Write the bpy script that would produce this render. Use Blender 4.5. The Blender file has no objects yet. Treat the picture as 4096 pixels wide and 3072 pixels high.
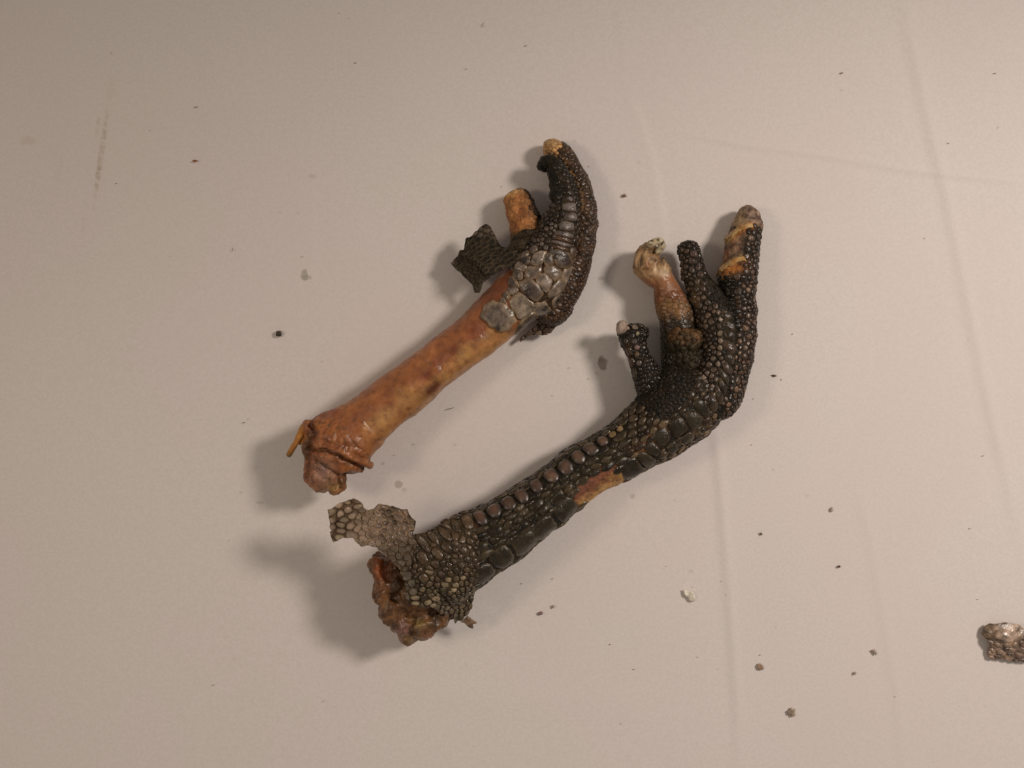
import bpy, bmesh, math, random
import numpy as np
from mathutils import Vector, noise
from mathutils.bvhtree import BVHTree
from mathutils.geometry import delaunay_2d_cdt

random.seed(7); RNG = np.random.default_rng(7)
S = 1e-4            # one unit of the drawing grid is a tenth of a millimetre
H = 4000.0          # camera height above the cloth on that grid (40 cm)
scene = bpy.context.scene
COL = scene.collection

# ------------------------------------------------------------------ camera, world, lamps
cam_d = bpy.data.cameras.new('camera'); cam = bpy.data.objects.new('camera', cam_d); COL.objects.link(cam)
cam.location = (0, 0, H*S); cam_d.sensor_width = 36; cam_d.lens = 36*H/4096
cam_d.clip_start = 0.01; cam_d.clip_end = 20
scene.camera = cam
w = bpy.data.worlds.new('World'); scene.world = w; w.use_nodes = True
w.node_tree.nodes['Background'].inputs[0].default_value = (1.0, 0.85, 0.73, 1)
w.node_tree.nodes['Background'].inputs[1].default_value = 0.20
scene.view_settings.view_transform = 'Standard'; scene.view_settings.look = 'None'
scene.view_settings.exposure = 0.03; scene.view_settings.gamma = 1
def lamp(name, loc, target, size, power, color, spot=None):
    d = bpy.data.lights.new(name, 'SPOT' if spot else 'AREA'); d.energy = power; d.color = color
    if spot: d.spot_size = math.radians(spot); d.spot_blend = 1.0; d.shadow_soft_size = size
    else: d.shape = 'DISK'; d.size = size
    o = bpy.data.objects.new(name, d); COL.objects.link(o); o.location = loc
    o.rotation_euler = (Vector(target)-Vector(loc)).to_track_quat('-Z', 'Y').to_euler(); return o
lamp('shaded_lamp_right', (0.56, 0.24, 0.60), (0.14, -0.10, 0), 0.075, 15.6, (1.0, 0.87, 0.76), spot=59)
lamp('ceiling_lamp_left', (-0.50, 0.03, 0.62), (-0.1, -0.12, 0), 0.16, 0.8, (1.0, 0.82, 0.62))

# ------------------------------------------------------------------ helpers
def P3(px, py, z=0.0):
    k = (H-z)/H
    return np.array([(px-2048)*k, (1536-py)*k, z])
def pix(p):
    k = H/(H-p[2]); return 2048+p[0]*k, 1536-p[1]*k
def nz(p, f, seed=0.0):
    return noise.noise(Vector((p[0]*f+seed, p[1]*f+seed*1.7, p[2]*f-seed)))
def fbm(p, f, seed=0.0, o=3):
    s = 0; a = 1
    for i in range(o):
        s += a*nz(p, f*(2**i), seed+i*9.1); a *= .5
    return s
def lerp(a, b, t):
    t = min(1, max(0, t)); return tuple(x+(y-x)*t for x, y in zip(a, b))
def sstep(a, b, x):
    t = min(1, max(0, (x-a)/(b-a))); return t*t*(3-2*t)
def seg_dist(px, py, pts):
    best = 1e9
    for (x0, y0), (x1, y1) in zip(pts[:-1], pts[1:]):
        dx, dy = x1-x0, y1-y0; L = dx*dx+dy*dy
        t = min(1, max(0, ((px-x0)*dx+(py-y0)*dy)/L)) if L else 0
        best = min(best, math.hypot(px-x0-t*dx, py-y0-t*dy))
    return best
def inpoly(x, y, poly):
    c = False; n = len(poly); j = n-1
    for i in range(n):
        xi, yi = poly[i]; xj, yj = poly[j]
        if (yi > y) != (yj > y) and x < (xj-xi)*(y-yi)/(yj-yi)+xi: c = not c
        j = i
    return c

def make_obj(name, V, F, mat, parent=None, cols=None, smooth=True, origin=None, kind=None, label=None):
    V = np.asarray(V, float)
    o0 = np.zeros(3) if origin is None else np.asarray(origin, float)
    me = bpy.data.meshes.new(name)
    me.from_pydata([tuple(v) for v in (V-o0)*S], [], [tuple(int(i) for i in f) for f in F])
    if cols is not None:
        at = me.color_attributes.new('Col', 'FLOAT_COLOR', 'POINT')
        c = np.ones((len(V), 4), 'f'); c[:, :3] = np.asarray(cols)[:, :3]
        at.data.foreach_set('color', c.ravel())
    if smooth: me.polygons.foreach_set('use_smooth', [True]*len(me.polygons))
    me.materials.append(mat); me.update()
    o = bpy.data.objects.new(name, me); COL.objects.link(o)
    if parent is not None:
        o.parent = parent
        base = np.zeros(3); p = parent
        while p is not None:
            base += np.array(p.location); p = p.parent
        o.location = Vector(o0*S-base)
    else: o.location = Vector(o0*S)
    if kind: o['kind'] = kind
    if label: o['label'] = label
    return o
def thing(name, label, cat, px, py, group=None):
    o = bpy.data.objects.new(name, None); COL.objects.link(o); o.empty_display_size = .01
    o.location = Vector(P3(px, py, 0)*S); o['label'] = label; o['category'] = cat
    if group: o['group'] = group
    return o

# ------------------------------------------------------------------ materials
def mat_attr(name, rough=.4, spec=.5, sss=0., coat=0., bumps=((400, .4, 'noise'),), cvar=.35, cscale=260, rvar=.15, alpha=None, bdist=.0004):
    m = bpy.data.materials.new(name); m.use_nodes = True; nt = m.node_tree; N = nt.nodes; L = nt.links
    b = N['Principled BSDF']
    at = N.new('ShaderNodeAttribute'); at.attribute_name = 'Col'
    g = N.new('ShaderNodeNewGeometry')
    n1 = N.new('ShaderNodeTexNoise'); n1.inputs['Scale'].default_value = cscale; n1.inputs['Detail'].default_value = 8; n1.inputs['Roughness'].default_value = .65
    L.new(g.outputs['Position'], n1.inputs['Vector'])
    mr = N.new('ShaderNodeMapRange'); mr.inputs['From Min'].default_value = .3; mr.inputs['From Max'].default_value = .7
    mr.inputs['To Min'].default_value = 1-cvar; mr.inputs['To Max'].default_value = 1+cvar
    L.new(n1.outputs['Fac'], mr.inputs['Value'])
    mx = N.new('ShaderNodeVectorMath'); mx.operation = 'SCALE'
    L.new(at.outputs['Color'], mx.inputs[0]); L.new(mr.outputs['Result'], mx.inputs['Scale'])
    L.new(mx.outputs['Vector'], b.inputs['Base Color'])
    n2 = N.new('ShaderNodeTexNoise'); n2.inputs['Scale'].default_value = cscale*2.3; n2.inputs['Detail'].default_value = 4
    L.new(g.outputs['Position'], n2.inputs['Vector'])
    m2 = N.new('ShaderNodeMapRange'); m2.inputs['From Min'].default_value = .3; m2.inputs['From Max'].default_value = .7
    m2.inputs['To Min'].default_value = max(.05, rough-rvar); m2.inputs['To Max'].default_value = rough+rvar
    L.new(n2.outputs['Fac'], m2.inputs['Value']); L.new(m2.outputs['Result'], b.inputs['Roughness'])
    b.inputs['Specular IOR Level'].default_value = spec
    if sss:
        b.inputs['Subsurface Weight'].default_value = sss; b.inputs['Subsurface Radius'].default_value = (1, .35, .12)
        b.inputs['Subsurface Scale'].default_value = .0022
    if coat:
        b.inputs['Coat Weight'].default_value = coat; b.inputs['Coat Roughness'].default_value = .18
    if alpha is not None: b.inputs['Alpha'].default_value = alpha
    prev = None
    for sc, st, ty in bumps:
        if ty == 'fib':
            t = N.new('ShaderNodeTexNoise'); t.inputs['Detail'].default_value = 5; t.inputs['Scale'].default_value = sc; out = t.outputs['Fac']
            r1 = N.new('ShaderNodeMapping'); r1.inputs['Rotation'].default_value = (0, 0, -.69); L.new(g.outputs['Position'], r1.inputs['Vector'])
            r2 = N.new('ShaderNodeMapping'); r2.inputs['Scale'].default_value = (.13, 1, 1); L.new(r1.outputs[0], r2.inputs['Vector']); L.new(r2.outputs[0], t.inputs['Vector'])
        elif ty == 'noise':
            t = N.new('ShaderNodeTexNoise'); t.inputs['Detail'].default_value = 6; t.inputs['Scale'].default_value = sc; out = t.outputs['Fac']
        else:
            t = N.new('ShaderNodeTexVoronoi'); t.inputs['Scale'].default_value = sc; out = t.outputs['Distance']
        if ty != 'fib': L.new(g.outputs['Position'], t.inputs['Vector'])
        bp = N.new('ShaderNodeBump'); bp.inputs['Strength'].default_value = abs(st); bp.inputs['Distance'].default_value = bdist
        bp.invert = st < 0
        L.new(out, bp.inputs['Height'])
        if prev: L.new(prev.outputs['Normal'], bp.inputs['Normal'])
        prev = bp
    if prev: L.new(prev.outputs['Normal'], b.inputs['Normal'])
    return m
M_SKIN = mat_attr('dark_dried_skin', rough=.52, spec=.25, bumps=((900, -.6, 'vor'), (420, .6, 'noise')), cvar=.6, cscale=330, bdist=.0005)
M_SCALE = mat_attr('dark_horny_scale', rough=.27, spec=.5, rvar=.15, bumps=((380, .6, 'noise'), (1300, .4, 'noise')), cvar=.75, cscale=240, bdist=.0005)
M_PLATE = mat_attr('grey_horny_plate', rough=.31, spec=.8, rvar=.16, bumps=((320, .55, 'noise'), (800, .4, 'fib')), cvar=1.0, cscale=270, bdist=.0006)
M_BOSS = mat_attr('bronze_brown_boss', rough=.36, spec=1.0, rvar=.1, bumps=((420, .4, 'noise'),), cvar=.5, cscale=260, bdist=.0004)
M_FLESH = mat_attr('dried_orange_flesh', rough=.36, sss=.12, rvar=.2, bumps=((160, .4, 'noise'), (750, .3, 'noise'), (620, .5, 'fib')), cvar=.3, cscale=190, bdist=.0006)
M_MEAT = mat_attr('torn_joint_tissue', rough=.34, sss=.15, bumps=((200, .5, 'noise'), (700, .35, 'noise')), cvar=.35, cscale=220, bdist=.0009)
M_NET = mat_attr('pale_shed_skin', rough=.36, sss=.06, bumps=((500, .3, 'noise'),), cvar=.3, cscale=200, bdist=.0004)
M_BIT = mat_attr('debris', rough=.5, bumps=((900, .4, 'noise'),), cvar=.3, cscale=900)

# ------------------------------------------------------------------ cloth (the setting)
CREASES = [  # points, width, height, step
 ([(3560,-300),(3640,150),(3700,430),(3780,760),(3850,1100),(3930,1500),(4010,1850),(4120,2350)], 26, 2.0, 1),
 ([(2850,1640),(2868,1800),(2885,2000),(2905,2250),(2925,2500),(2945,2800),(2960,3200)], 22, 2.3, 1),
 ([(2650,520),(2850,560),(3000,585),(3200,610),(3450,650),(3680,690),(3900,712),(4200,745)], 12, 1.4, 1),
 ([(2500,330),(2560,480),(2610,640),(2640,820),(2665,1000)], 20, 1.1, -1),
 ([(2470,-100),(2480,100),(2500,300)], 16, .6, 1),
 ([(3420,1900),(3480,2150),(3540,2500),(3590,2800),(3620,3200)], 24, .9, 1),
 ([(1900,262),(2300,258),(2700,250),(3300,245),(3500,262)], 10, .4, 1),
 ([(160,-100),(90,100),(30,260)], 40, 1.6, 1),
 ([(1250,350),(1245,900),(1255,1200)], 22, .5, -1),
 ([(470,400),(400,800),(330,1400)], 40, .6, 1),
 ([(1200,2700),(2000,2810),(2700,2830)], 60, .8, 1),
]
def axis(lo, hi, a, b, step):
    mid = np.arange(a, b+1, step)
    l = -np.geomspace(1, a-lo+1, 14)[::-1]+a+1-1; r = np.geomspace(1, hi-b+1, 14)+b
    return np.concatenate([l[:-1], mid, r[1:]])
def build_cloth():
    xs = axis(-9000, 13000, -250, 4350, 9); ys = axis(-9000, 12000, -250, 3350, 9)
    X, Y = np.meshgrid(xs, ys); Z = np.zeros_like(X)
    for pts, wd, amp, sg in CREASES:
        D = np.full(X.shape, 1e9); SD = np.zeros(X.shape); T = np.zeros(X.shape)
        n = len(pts)-1
        for i in range(n):
            x0, y0 = pts[i]; x1, y1 = pts[i+1]; dx, dy = x1-x0, y1-y0; L2 = dx*dx+dy*dy
            t = np.clip(((X-x0)*dx+(Y-y0)*dy)/L2, 0, 1)
            ex = X-x0-t*dx; ey = Y-y0-t*dy; d = np.hypot(ex, ey); m = d < D
            D[m] = d[m]; SD[m] = (np.sign(ex*dy-ey*dx)*d)[m]; T[m] = ((i+t)/n)[m]
        env = np.clip(T/.18, 0, 1)*np.clip((1-T)/.18, 0, 1)*(D < wd*8)
        Z += 1.5*env*amp*(np.exp(-(SD/wd)**2)+.55*sg*np.tanh(SD/wd)*np.exp(-(SD/(wd*3.2))**2))
    Z += 2.2*np.sin(X/610+.6*np.sin(Y/480))*np.cos(Y/730+.5)+1.1*np.sin(X/230+Y/310)*np.sin(Y/270)
    V = np.stack([(X-2048), (1536-Y), Z-3.5], -1).reshape(-1, 3)*S
    ny, nx = X.shape
    idx = np.arange(nx*ny).reshape(ny, nx)
    F = np.stack([idx[:-1, :-1], idx[1:, :-1], idx[1:, 1:], idx[:-1, 1:]], -1).reshape(-1, 4)
    me = bpy.data.meshes.new('tablecloth')
    me.vertices.add(len(V)); me.vertices.foreach_set('co', V.astype('f').ravel())
    me.loops.add(F.size); me.loops.foreach_set('vertex_index', F.astype('i').ravel())
    me.polygons.add(len(F)); me.polygons.foreach_set('loop_start', np.arange(0, F.size, 4, dtype='i'))
    me.update(calc_edges=True); me.polygons.foreach_set('use_smooth', [True]*len(F)); me.validate()
    o = bpy.data.objects.new('table_surface', me); COL.objects.link(o); o['kind'] = 'structure'
    # material: white plastic-coated cloth, fine grain, dried stains
    m = bpy.data.materials.new('white_cloth'); m.use_nodes = True; nt = m.node_tree; N = nt.nodes; L = nt.links
    b = N['Principled BSDF']; b.inputs['Roughness'].default_value = .62; b.inputs['Specular IOR Level'].default_value = .25
    g = N.new('ShaderNodeNewGeometry')
    def mathn(op, a, c=None, cl=False):
        q = N.new('ShaderNodeMath'); q.operation = op; q.use_clamp = cl
        for i, v in enumerate((a, c)):
            if v is None: continue
            if isinstance(v, (int, float)): q.inputs[i].default_value = v
            else: L.new(v, q.inputs[i])
        return q.outputs[0]
    def tex(scale, det=4):
        t = N.new('ShaderNodeTexNoise'); t.inputs['Scale'].default_value = scale; t.inputs['Detail'].default_value = det
        L.new(g.outputs['Position'], t.inputs['Vector']); return t.outputs['Fac']
    def mix(fac, a, c):
        q = N.new('ShaderNodeMix'); q.data_type = 'RGBA'
        if isinstance(fac, (int, float)): q.inputs[0].default_value = fac
        else: L.new(fac, q.inputs[0])
        for s, v in ((q.inputs[6], a), (q.inputs[7], c)):
            if isinstance(v, tuple): s.default_value = (*v, 1)
            else: L.new(v, s)
        return q.outputs[2]
    def rng(v, a, c, lo=0., hi=1.):
        q = N.new('ShaderNodeMapRange'); q.interpolation_type = 'SMOOTHSTEP'
        L.new(v, q.inputs[0]); q.inputs[1].default_value = a; q.inputs[2].default_value = c; q.inputs[3].default_value = lo; q.inputs[4].default_value = hi
        return q.outputs[0]
    c = mix(rng(tex(9, 3), .4, .65), (.80, .76, .745), (.80, .735, .735))
    c = mix(rng(tex(6, 2), .5, .72, 0, .3), c, (.76, .745, .69))
    c = mix(rng(tex(900, 2), .3, .7, 0, .45), c, (.70, .665, .64))
    c = mix(rng(tex(3000, 1), .6, .78, 0, .35), c, (.6, .57, .54))
    c = mix(rng(tex(260, 3), .74, .80, 0, .4), c, (.42, .36, .32))
    wob = tex(420, 3)
    spots = [(1218,1100,16,24,.62,(.36,.33,.27)),(1226,1108,20,12,.4,(.36,.33,.27)),(2410,1452,20,30,.72,(.25,.21,.17)),(2404,1436,13,16,.4,(.25,.21,.17)),
             (1594,1938,17,17,.6,(.38,.35,.31)),(1616,1960,11,10,.35,(.4,.36,.33)),(2530,1985,10,12,.42,(.4,.36,.34)),(2405,1113,14,7,.4,(.4,.36,.34)),(1530,1855,8,7,.4,(.4,.34,.3)),
             (2385,1494,7,6,.3,(.4,.36,.34)),(1250,706,18,10,.25,(.4,.38,.36)),(960,1970,9,6,.3,(.4,.38,.36)),(1040,2012,16,7,.28,(.4,.38,.36)),
             (110,562,34,18,.22,(.6,.42,.32)),(1286,1447,8,6,.25,(.4,.38,.36)),(1120,850,6,6,.22,(.4,.38,.36)),(1192,852,7,7,.25,(.4,.38,.36)),(3092,1878,7,6,.3,(.4,.38,.36)),(2763,2285,10,8,.25,(.4,.38,.36)),
             (1820,1780,9,6,.25,(.42,.34,.32)),(2100,1030,5,5,.3,(.4,.38,.36)),(3228,1983,9,8,.2,(.4,.38,.36)),(2298,565,9,7,.2,(.4,.38,.36)),(2555,650,8,6,.2,(.4,.38,.36))]
    for sx, sy, ra, rb, st, col in spots:
        q = N.new('ShaderNodeVectorMath'); q.operation = 'SUBTRACT'; L.new(g.outputs['Position'], q.inputs[0]); q.inputs[1].default_value = ((sx-2048)*S, (1536-sy)*S, 0)
        q2 = N.new('ShaderNodeVectorMath'); q2.operation = 'MULTIPLY'; L.new(q.outputs[0], q2.inputs[0]); q2.inputs[1].default_value = (1/(ra*S), 1/(rb*S), 0)
        q3 = N.new('ShaderNodeVectorMath'); q3.operation = 'LENGTH'; L.new(q2.outputs[0], q3.inputs[0])
        d = mathn('ADD', q3.outputs['Value'], mathn('MULTIPLY', mathn('SUBTRACT', wob, .5), 1.1))
        c = mix(rng(d, 1.15, .75, 0, st), c, col)
    # the rubbed brown streaks on the left
    for (x0, y0), (x1, y1), wd, st, col in [((437,380),(368,870),15,.30,(.46,.35,.22)),((400,440),(380,560),10,.22,(.5,.36,.27)),((335,860),(325,950),9,.14,(.55,.4,.32)),((450,300),(440,400),28,.12,(.5,.45,.33)),((245,600),(230,760),12,.08,(.5,.42,.33)),((400,640),(378,760),9,.22,(.34,.24,.15))]:
        Ln = math.hypot(x1-x0, y1-y0); mp = N.new('ShaderNodeMapping'); mp.vector_type = 'TEXTURE'
        mp.inputs['Location'].default_value = (((x0+x1)/2-2048)*S, (1536-(y0+y1)/2)*S, 0)
        mp.inputs['Rotation'].default_value = (0, 0, math.atan2(-(y1-y0), x1-x0)); mp.inputs['Scale'].default_value = (Ln/2*S, wd*S, 1)
        L.new(g.outputs['Position'], mp.inputs['Vector'])
        q2 = N.new('ShaderNodeVectorMath'); q2.operation = 'MULTIPLY'; L.new(mp.outputs[0], q2.inputs[0]); q2.inputs[1].default_value = (1, 1, 0)
        q3 = N.new('ShaderNodeVectorMath'); q3.operation = 'LENGTH'; L.new(q2.outputs[0], q3.inputs[0])
        f = mathn('MULTIPLY', rng(q3.outputs['Value'], 1.1, .3, 0, st), rng(tex(500, 4), .36, .66, .15, 1.6), True)
        c = mix(f, c, col)
    L.new(c, b.inputs['Base Color'])
    bp = N.new('ShaderNodeBump'); bp.inputs['Strength'].default_value = .25; bp.inputs['Distance'].default_value = .00012
    L.new(tex(1500, 3), bp.inputs['Height']); L.new(bp.outputs[0], b.inputs['Normal'])
    me.materials.append(m)
build_cloth()

# ------------------------------------------------------------------ swept bodies
class Sweep:
    def __init__(s, st, thin=0, cap0=.8, cap1=.8, amp=4, freq=.02, seed=0., power=2.2, M=56, step=7, lumps=(), fine=1.2):
        st = np.array(st, float); st[:, 2] -= thin; s.M = M; s.lumps = lumps
        c = np.array([P3(a[0], a[1], a[3]) for a in st]); k = (H-st[:, 3])/H
        dat = np.concatenate([c, (st[:, 2]*k)[:, None], st[:, 4:5]], 1)
        out = []; n = len(dat)
        for i in range(n-1):
            p0 = dat[max(i-1, 0)]; p1 = dat[i]; p2 = dat[i+1]; p3 = dat[min(i+2, n-1)]
            if i == 0: p0 = 2*p1-p2
            if i == n-2: p3 = 2*p2-p1
            L = np.linalg.norm(p2[:3]-p1[:3]); m = max(2, int(L/step))
            for t in np.arange(m)/m:
                out.append(.5*((2*p1)+(-p0+p2)*t+(2*p0-5*p1+4*p2-p3)*t*t+(-p0+3*p1-3*p2+p3)*t**3))
        out.append(dat[-1]); D = np.array(out)
        C = D[:, :3]; sl = np.concatenate([[0], np.cumsum(np.linalg.norm(np.diff(C, axis=0), axis=1))]); T = sl[-1]
        hw = D[:, 3].copy(); hz = D[:, 4].copy()
        def capf(x, L): return np.sqrt(np.clip(1-(1-np.clip(x/L, 0, 1))**2, 0.0009, 1))
        if cap0: f = capf(sl, cap0*hw[0]); hw *= f; hz *= f
        if cap1: f = capf(T-sl, cap1*hw[-1]); hw *= f; hz *= f
        # extra rings close to the ends, where the cap curves fast
        tg = np.gradient(C, axis=0); tg[:, 2] *= .6; tg /= np.linalg.norm(tg, axis=1)[:, None]
        side = np.stack([-tg[:, 1], tg[:, 0], 0*tg[:, 0]], 1); side /= np.linalg.norm(side, axis=1)[:, None]
        s.C, s.hw, s.hz, s.side, s.tg = C, hw, hz, side, tg
        th = np.linspace(0, 2*math.pi, M, endpoint=False); e = 2/power
        cs = np.sign(np.cos(th))*np.abs(np.cos(th))**e; sn = np.sign(np.sin(th))*np.abs(np.sin(th))**e
        V = C[:, None, :]+side[:, None, :]*(hw[:, None]*cs[None])[..., None]+np.array([0, 0, 1.])[None, None]*(hz[:, None]*sn[None])[..., None]
        N = side[:, None, :]*cs[None, :, None]*(hz[:, None, None]+.01)+np.array([0, 0, 1.])*sn[None, :, None]*(hw[:, None, None]+.01)
        N /= np.linalg.norm(N, axis=2)[..., None]+1e-9
        n = len(C); V = V.reshape(-1, 3); N = N.reshape(-1, 3)
        for i in range(len(V)):
            v = V[i]; k = min(1, hw[i//M]/20)
            d = amp*fbm(v, freq, seed, 3)+fine*nz(v, .09, seed+3)
            if lumps and N[i][2] > -.2:
                px, py = pix(v)
                for lx, ly, lr, lh in lumps:
                    q = ((px-lx)**2+(py-ly)**2)/(lr*lr)
                    if q < 4: d += lh*math.exp(-q*1.4)
            V[i] = v+N[i]*d*k
        V[:, 2] = np.maximum(V[:, 2], 1.0)
        F = []
        for i in range(n-1):
            for j in range(M):
                a = i*M+j; b = i*M+(j+1) % M
                F.append((a, b, b+M, a+M))
        F = [f[::-1] for f in F] if np.dot(np.cross(V[M]-V[0], V[1]-V[0]), N[0]) > 0 else F
        V = np.vstack([V, V[:M].mean(0), V[-M:].mean(0)]); q = len(V)-2
        for j in range(M):
            F.append((q, (j+1) % M, j)); F.append((q+1, (n-1)*M+j, (n-1)*M+(j+1) % M))
        s.V, s.F, s.n = V, F, n
    def inside(s, p, m=.93):
        d = ((s.C-p)**2).sum(1); i = int(np.argmin(d)); r = p-s.C[i]
        if abs(np.dot(r, s.tg[i])) > 25: return False
        return (np.dot(r, s.side[i])/(s.hw[i]+.1))**2+(r[2]/(s.hz[i]+.1))**2 < m*m

class Surf:   # a triangulated surface scales can grow on
    def __init__(s, V, F, twosided=False):
        s.V = np.asarray(V, float); s.F = F; s.two = twosided
        s.bvh = BVHTree.FromPolygons([Vector(v) for v in s.V], [tuple(f) for f in F])
        T = []
        for f in F:
            for k in range(1, len(f)-1): T.append((f[0], f[k], f[k+1]))
        T = np.array(T); a, b, c = s.V[T[:, 0]], s.V[T[:, 1]], s.V[T[:, 2]]
        cr = np.cross(b-a, c-a); ar = np.linalg.norm(cr, axis=1)/2
        s.T = T; s.ar = ar; s.nrm = cr/(2*ar[:, None]+1e-9)
        if twosided: s.nrm[s.nrm[:, 2] < 0] *= -1
    def sample(s, n, zmin=-.25):
        w_ = np.where(s.nrm[:, 2] > zmin, s.ar, 0); w_ /= w_.sum()
        t = RNG.choice(len(s.T), n, p=w_); u = RNG.random((n, 2)); m = u.sum(1) > 1; u[m] = 1-u[m]
        a, b, c = s.V[s.T[t, 0]], s.V[s.T[t, 1]], s.V[s.T[t, 2]]
        return a+(b-a)*u[:, :1]+(c-a)*u[:, 1:], s.nrm[t]
    def ray(s, px, py):
        o = Vector((0, 0, H)); d = (Vector(P3(px, py, 0))-o).normalized()
        h = s.bvh.ray_cast(o, d)
        if h[0] is None: return None
        n = h[1]; n = -n if n.z < 0 else n
        return np.array(h[0]), np.array(n)
    def near(s, p):
        h = s.bvh.find_nearest(Vector(p)); n = h[1]
        if s.two and n.z < 0: n = -n
        return h[0], n

def rad(a, b, c, s_): return 1/math.sqrt((c/a)**2+(s_/b)**2)
def frame(n, d):
    n = n/np.linalg.norm(n); d = np.array([d[0], -d[1], 0.]) if len(d) == 2 else np.asarray(d, float)
    t = d-n*np.dot(d, n)
    if np.linalg.norm(t) < 1e-3: t = np.cross(n, [1, 0, .1])
    t /= np.linalg.norm(t); return n, t, np.cross(n, t)
class Seed:
    __slots__ = ('p', 'n', 't', 'b', 'a', 'w', 'h', 'col', 'rim', 'hand', 'tilt', 'mat', 'pw', 'prof')
    def __init__(s, p, n, d, a, w_, h, col, rim, hand=False, tilt=0., mat=None, pw=2.4, prof='dome'):
        s.p = p; s.n, s.t, s.b = frame(n, d); s.a = a; s.w = w_; s.h = h; s.col = col; s.rim = rim; s.hand = hand; s.tilt = tilt; s.mat = mat; s.pw = pw; s.prof = prof
def radius(s, v):
    x = np.dot(v, s.t); y = np.dot(v, s.b); L = math.hypot(x, y)+1e-6
    return rad(s.a, s.w, x/L, y/L)

def grow(surf, hands, field, ncand, zmin=-.25, avoid=(), big=17.0, tight=.80, gap=.94, lim=1.5):
    """hands: explicit seeds; field(px,py,p,n) -> None or dict for a random seed. returns seeds with outlines"""
    CELL = 60.; grid = {}
    def key(p): return (int(p[0]//CELL), int(p[1]//CELL), int(p[2]//CELL))
    def put(s): grid.setdefault(key(s.p), []).append(s)
    def around(p, R=1):
        k = key(p)
        for i in range(-R, R+1):
            for j in range(-R, R+1):
                for l in range(-R, R+1):
                    yield from grid.get((k[0]+i, k[1]+j, k[2]+l), ())
    seeds = []
    for hd in hands:
        seeds.append(hd); put(hd)
    if ncand:
        Ps, Ns = surf.sample(ncand, zmin)
        for p, n in zip(Ps, Ns):
            px, py = pix(p); f = field(px, py, p, n)
            if f is None: continue
            q = 1 if f.get('prof') else random.uniform(.74, 1.3)
            sd = Seed(p, n, f.get('d', (1, 0)), f['a']*q, f.get('w', f['a'])*q*random.uniform(.88, 1.12), f['h'], f['col'], f['rim'], mat=f.get('mat'), prof=f.get('prof', 'dome'), tilt=f.get('tilt', 0))
            ok = True
            for o in around(p):
                v = o.p-p; d = math.sqrt(v.dot(v))
                if d < 90 and d < tight*(radius(sd, v)+radius(o, v))*(1.0 if not o.hand else 1.02): ok = False; break
            if not ok: continue
            if any(a.inside(p) for a in avoid): continue
            seeds.append(sd); put(sd)
    out = []
    for s in seeds:
        K = 24 if (s.hand or s.a > 30) else 14
        lim_ = 1.0 if s.hand else lim
        poly = [(lim_*math.copysign(abs(math.cos(t))**(2/s.pw), math.cos(t)), lim_*math.copysign(abs(math.sin(t))**(2/s.pw), math.sin(t))) for t in np.arange(24)*math.pi/12]
        for o in around(s.p):
            if o is s or (s.hand and not o.hand): continue
            v = o.p-s.p; d = math.sqrt(v.dot(v))
            if d > 130 or np.dot(o.n, s.n) < -.2: continue
            x, y = np.dot(v, s.t)/s.a, np.dot(v, s.b)/s.w; L = math.hypot(x, y)
            if L < 1e-3: continue
            r1 = radius(s, v); r2 = radius(o, v); f = L*r1/(r1+r2); nx, ny = x/L, y/L
            new = []
            for i in range(len(poly)):
                A = poly[i]; B = poly[(i+1) % len(poly)]
                da = A[0]*nx+A[1]*ny-f; db = B[0]*nx+B[1]*ny-f
                if da <= 0: new.append(A)
                if da*db < 0:
                    t = da/(da-db); new.append((A[0]+(B[0]-A[0])*t, A[1]+(B[1]-A[1])*t))
            poly = new
            if len(poly) < 3: break
        if len(poly) < 3: continue
        # polygon -> radii in K directions about its centre, corners eased
        P = np.array(poly)*[s.a, s.w]; cx, cy = P.mean(0); Q = P-[cx, cy]; rr = []
        for k in range(K):
            a = 2*math.pi*k/K; ca, sa = math.cos(a), math.sin(a); best = None
            ca *= s.a/max(s.a, s.w); sa *= s.w/max(s.a, s.w); q = math.hypot(ca, sa); ca /= q; sa /= q
            for i in range(len(Q)):
                A = Q[i]; B = Q[(i+1) % len(Q)]; ex, ey = B-A; det = ca*ey-sa*ex
                if abs(det) < 1e-9: continue
                t = (A[0]*ey-A[1]*ex)/det; u = (A[0]*sa-A[1]*ca)/det
                if t > 0 and -1e-6 <= u <= 1+1e-6 and (best is None or t < best): best = t
            rr.append((best or min(s.a, s.w)*.5, ca, sa))
        R = np.array([r[0] for r in rr]); R = .5*R+.25*(np.roll(R, 1)+np.roll(R, -1)); R = R*gap
        D = np.array([[r[1], r[2]] for r in rr])
        if R.max() < 2.5: continue
        if not s.hand and not s.tilt and s.prof == 'dome': s.tilt = s.h*random.uniform(-.35, .35)
        out.append((s, cx, cy, R, D))
    return out
PROFS = {  # (fraction of radius, height, colour: 0 rim .. 1 middle)
 'dome': [(1.0, -.25, 0), (.93, .30, .25), (.78, .74, .9), (.45, .97, 1)],
 'boss': [(1.0, -.2, 0), (.93, .36, 0), (.74, .74, .3), (.42, .97, .9)],
 'plate': [(1.0, -.15, 0), (.965, .62, 0), (.88, .86, .55), (.5, .98, 1)],
 'net': [(1.0, .2, 0), (.93, .9, 0), (.76, .45, .6), (.42, .62, 1)],
 'cup': [(1.0, .05, 0), (.93, 1., 0), (.83, .38, .95), (.4, .2, 1)],
}
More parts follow.
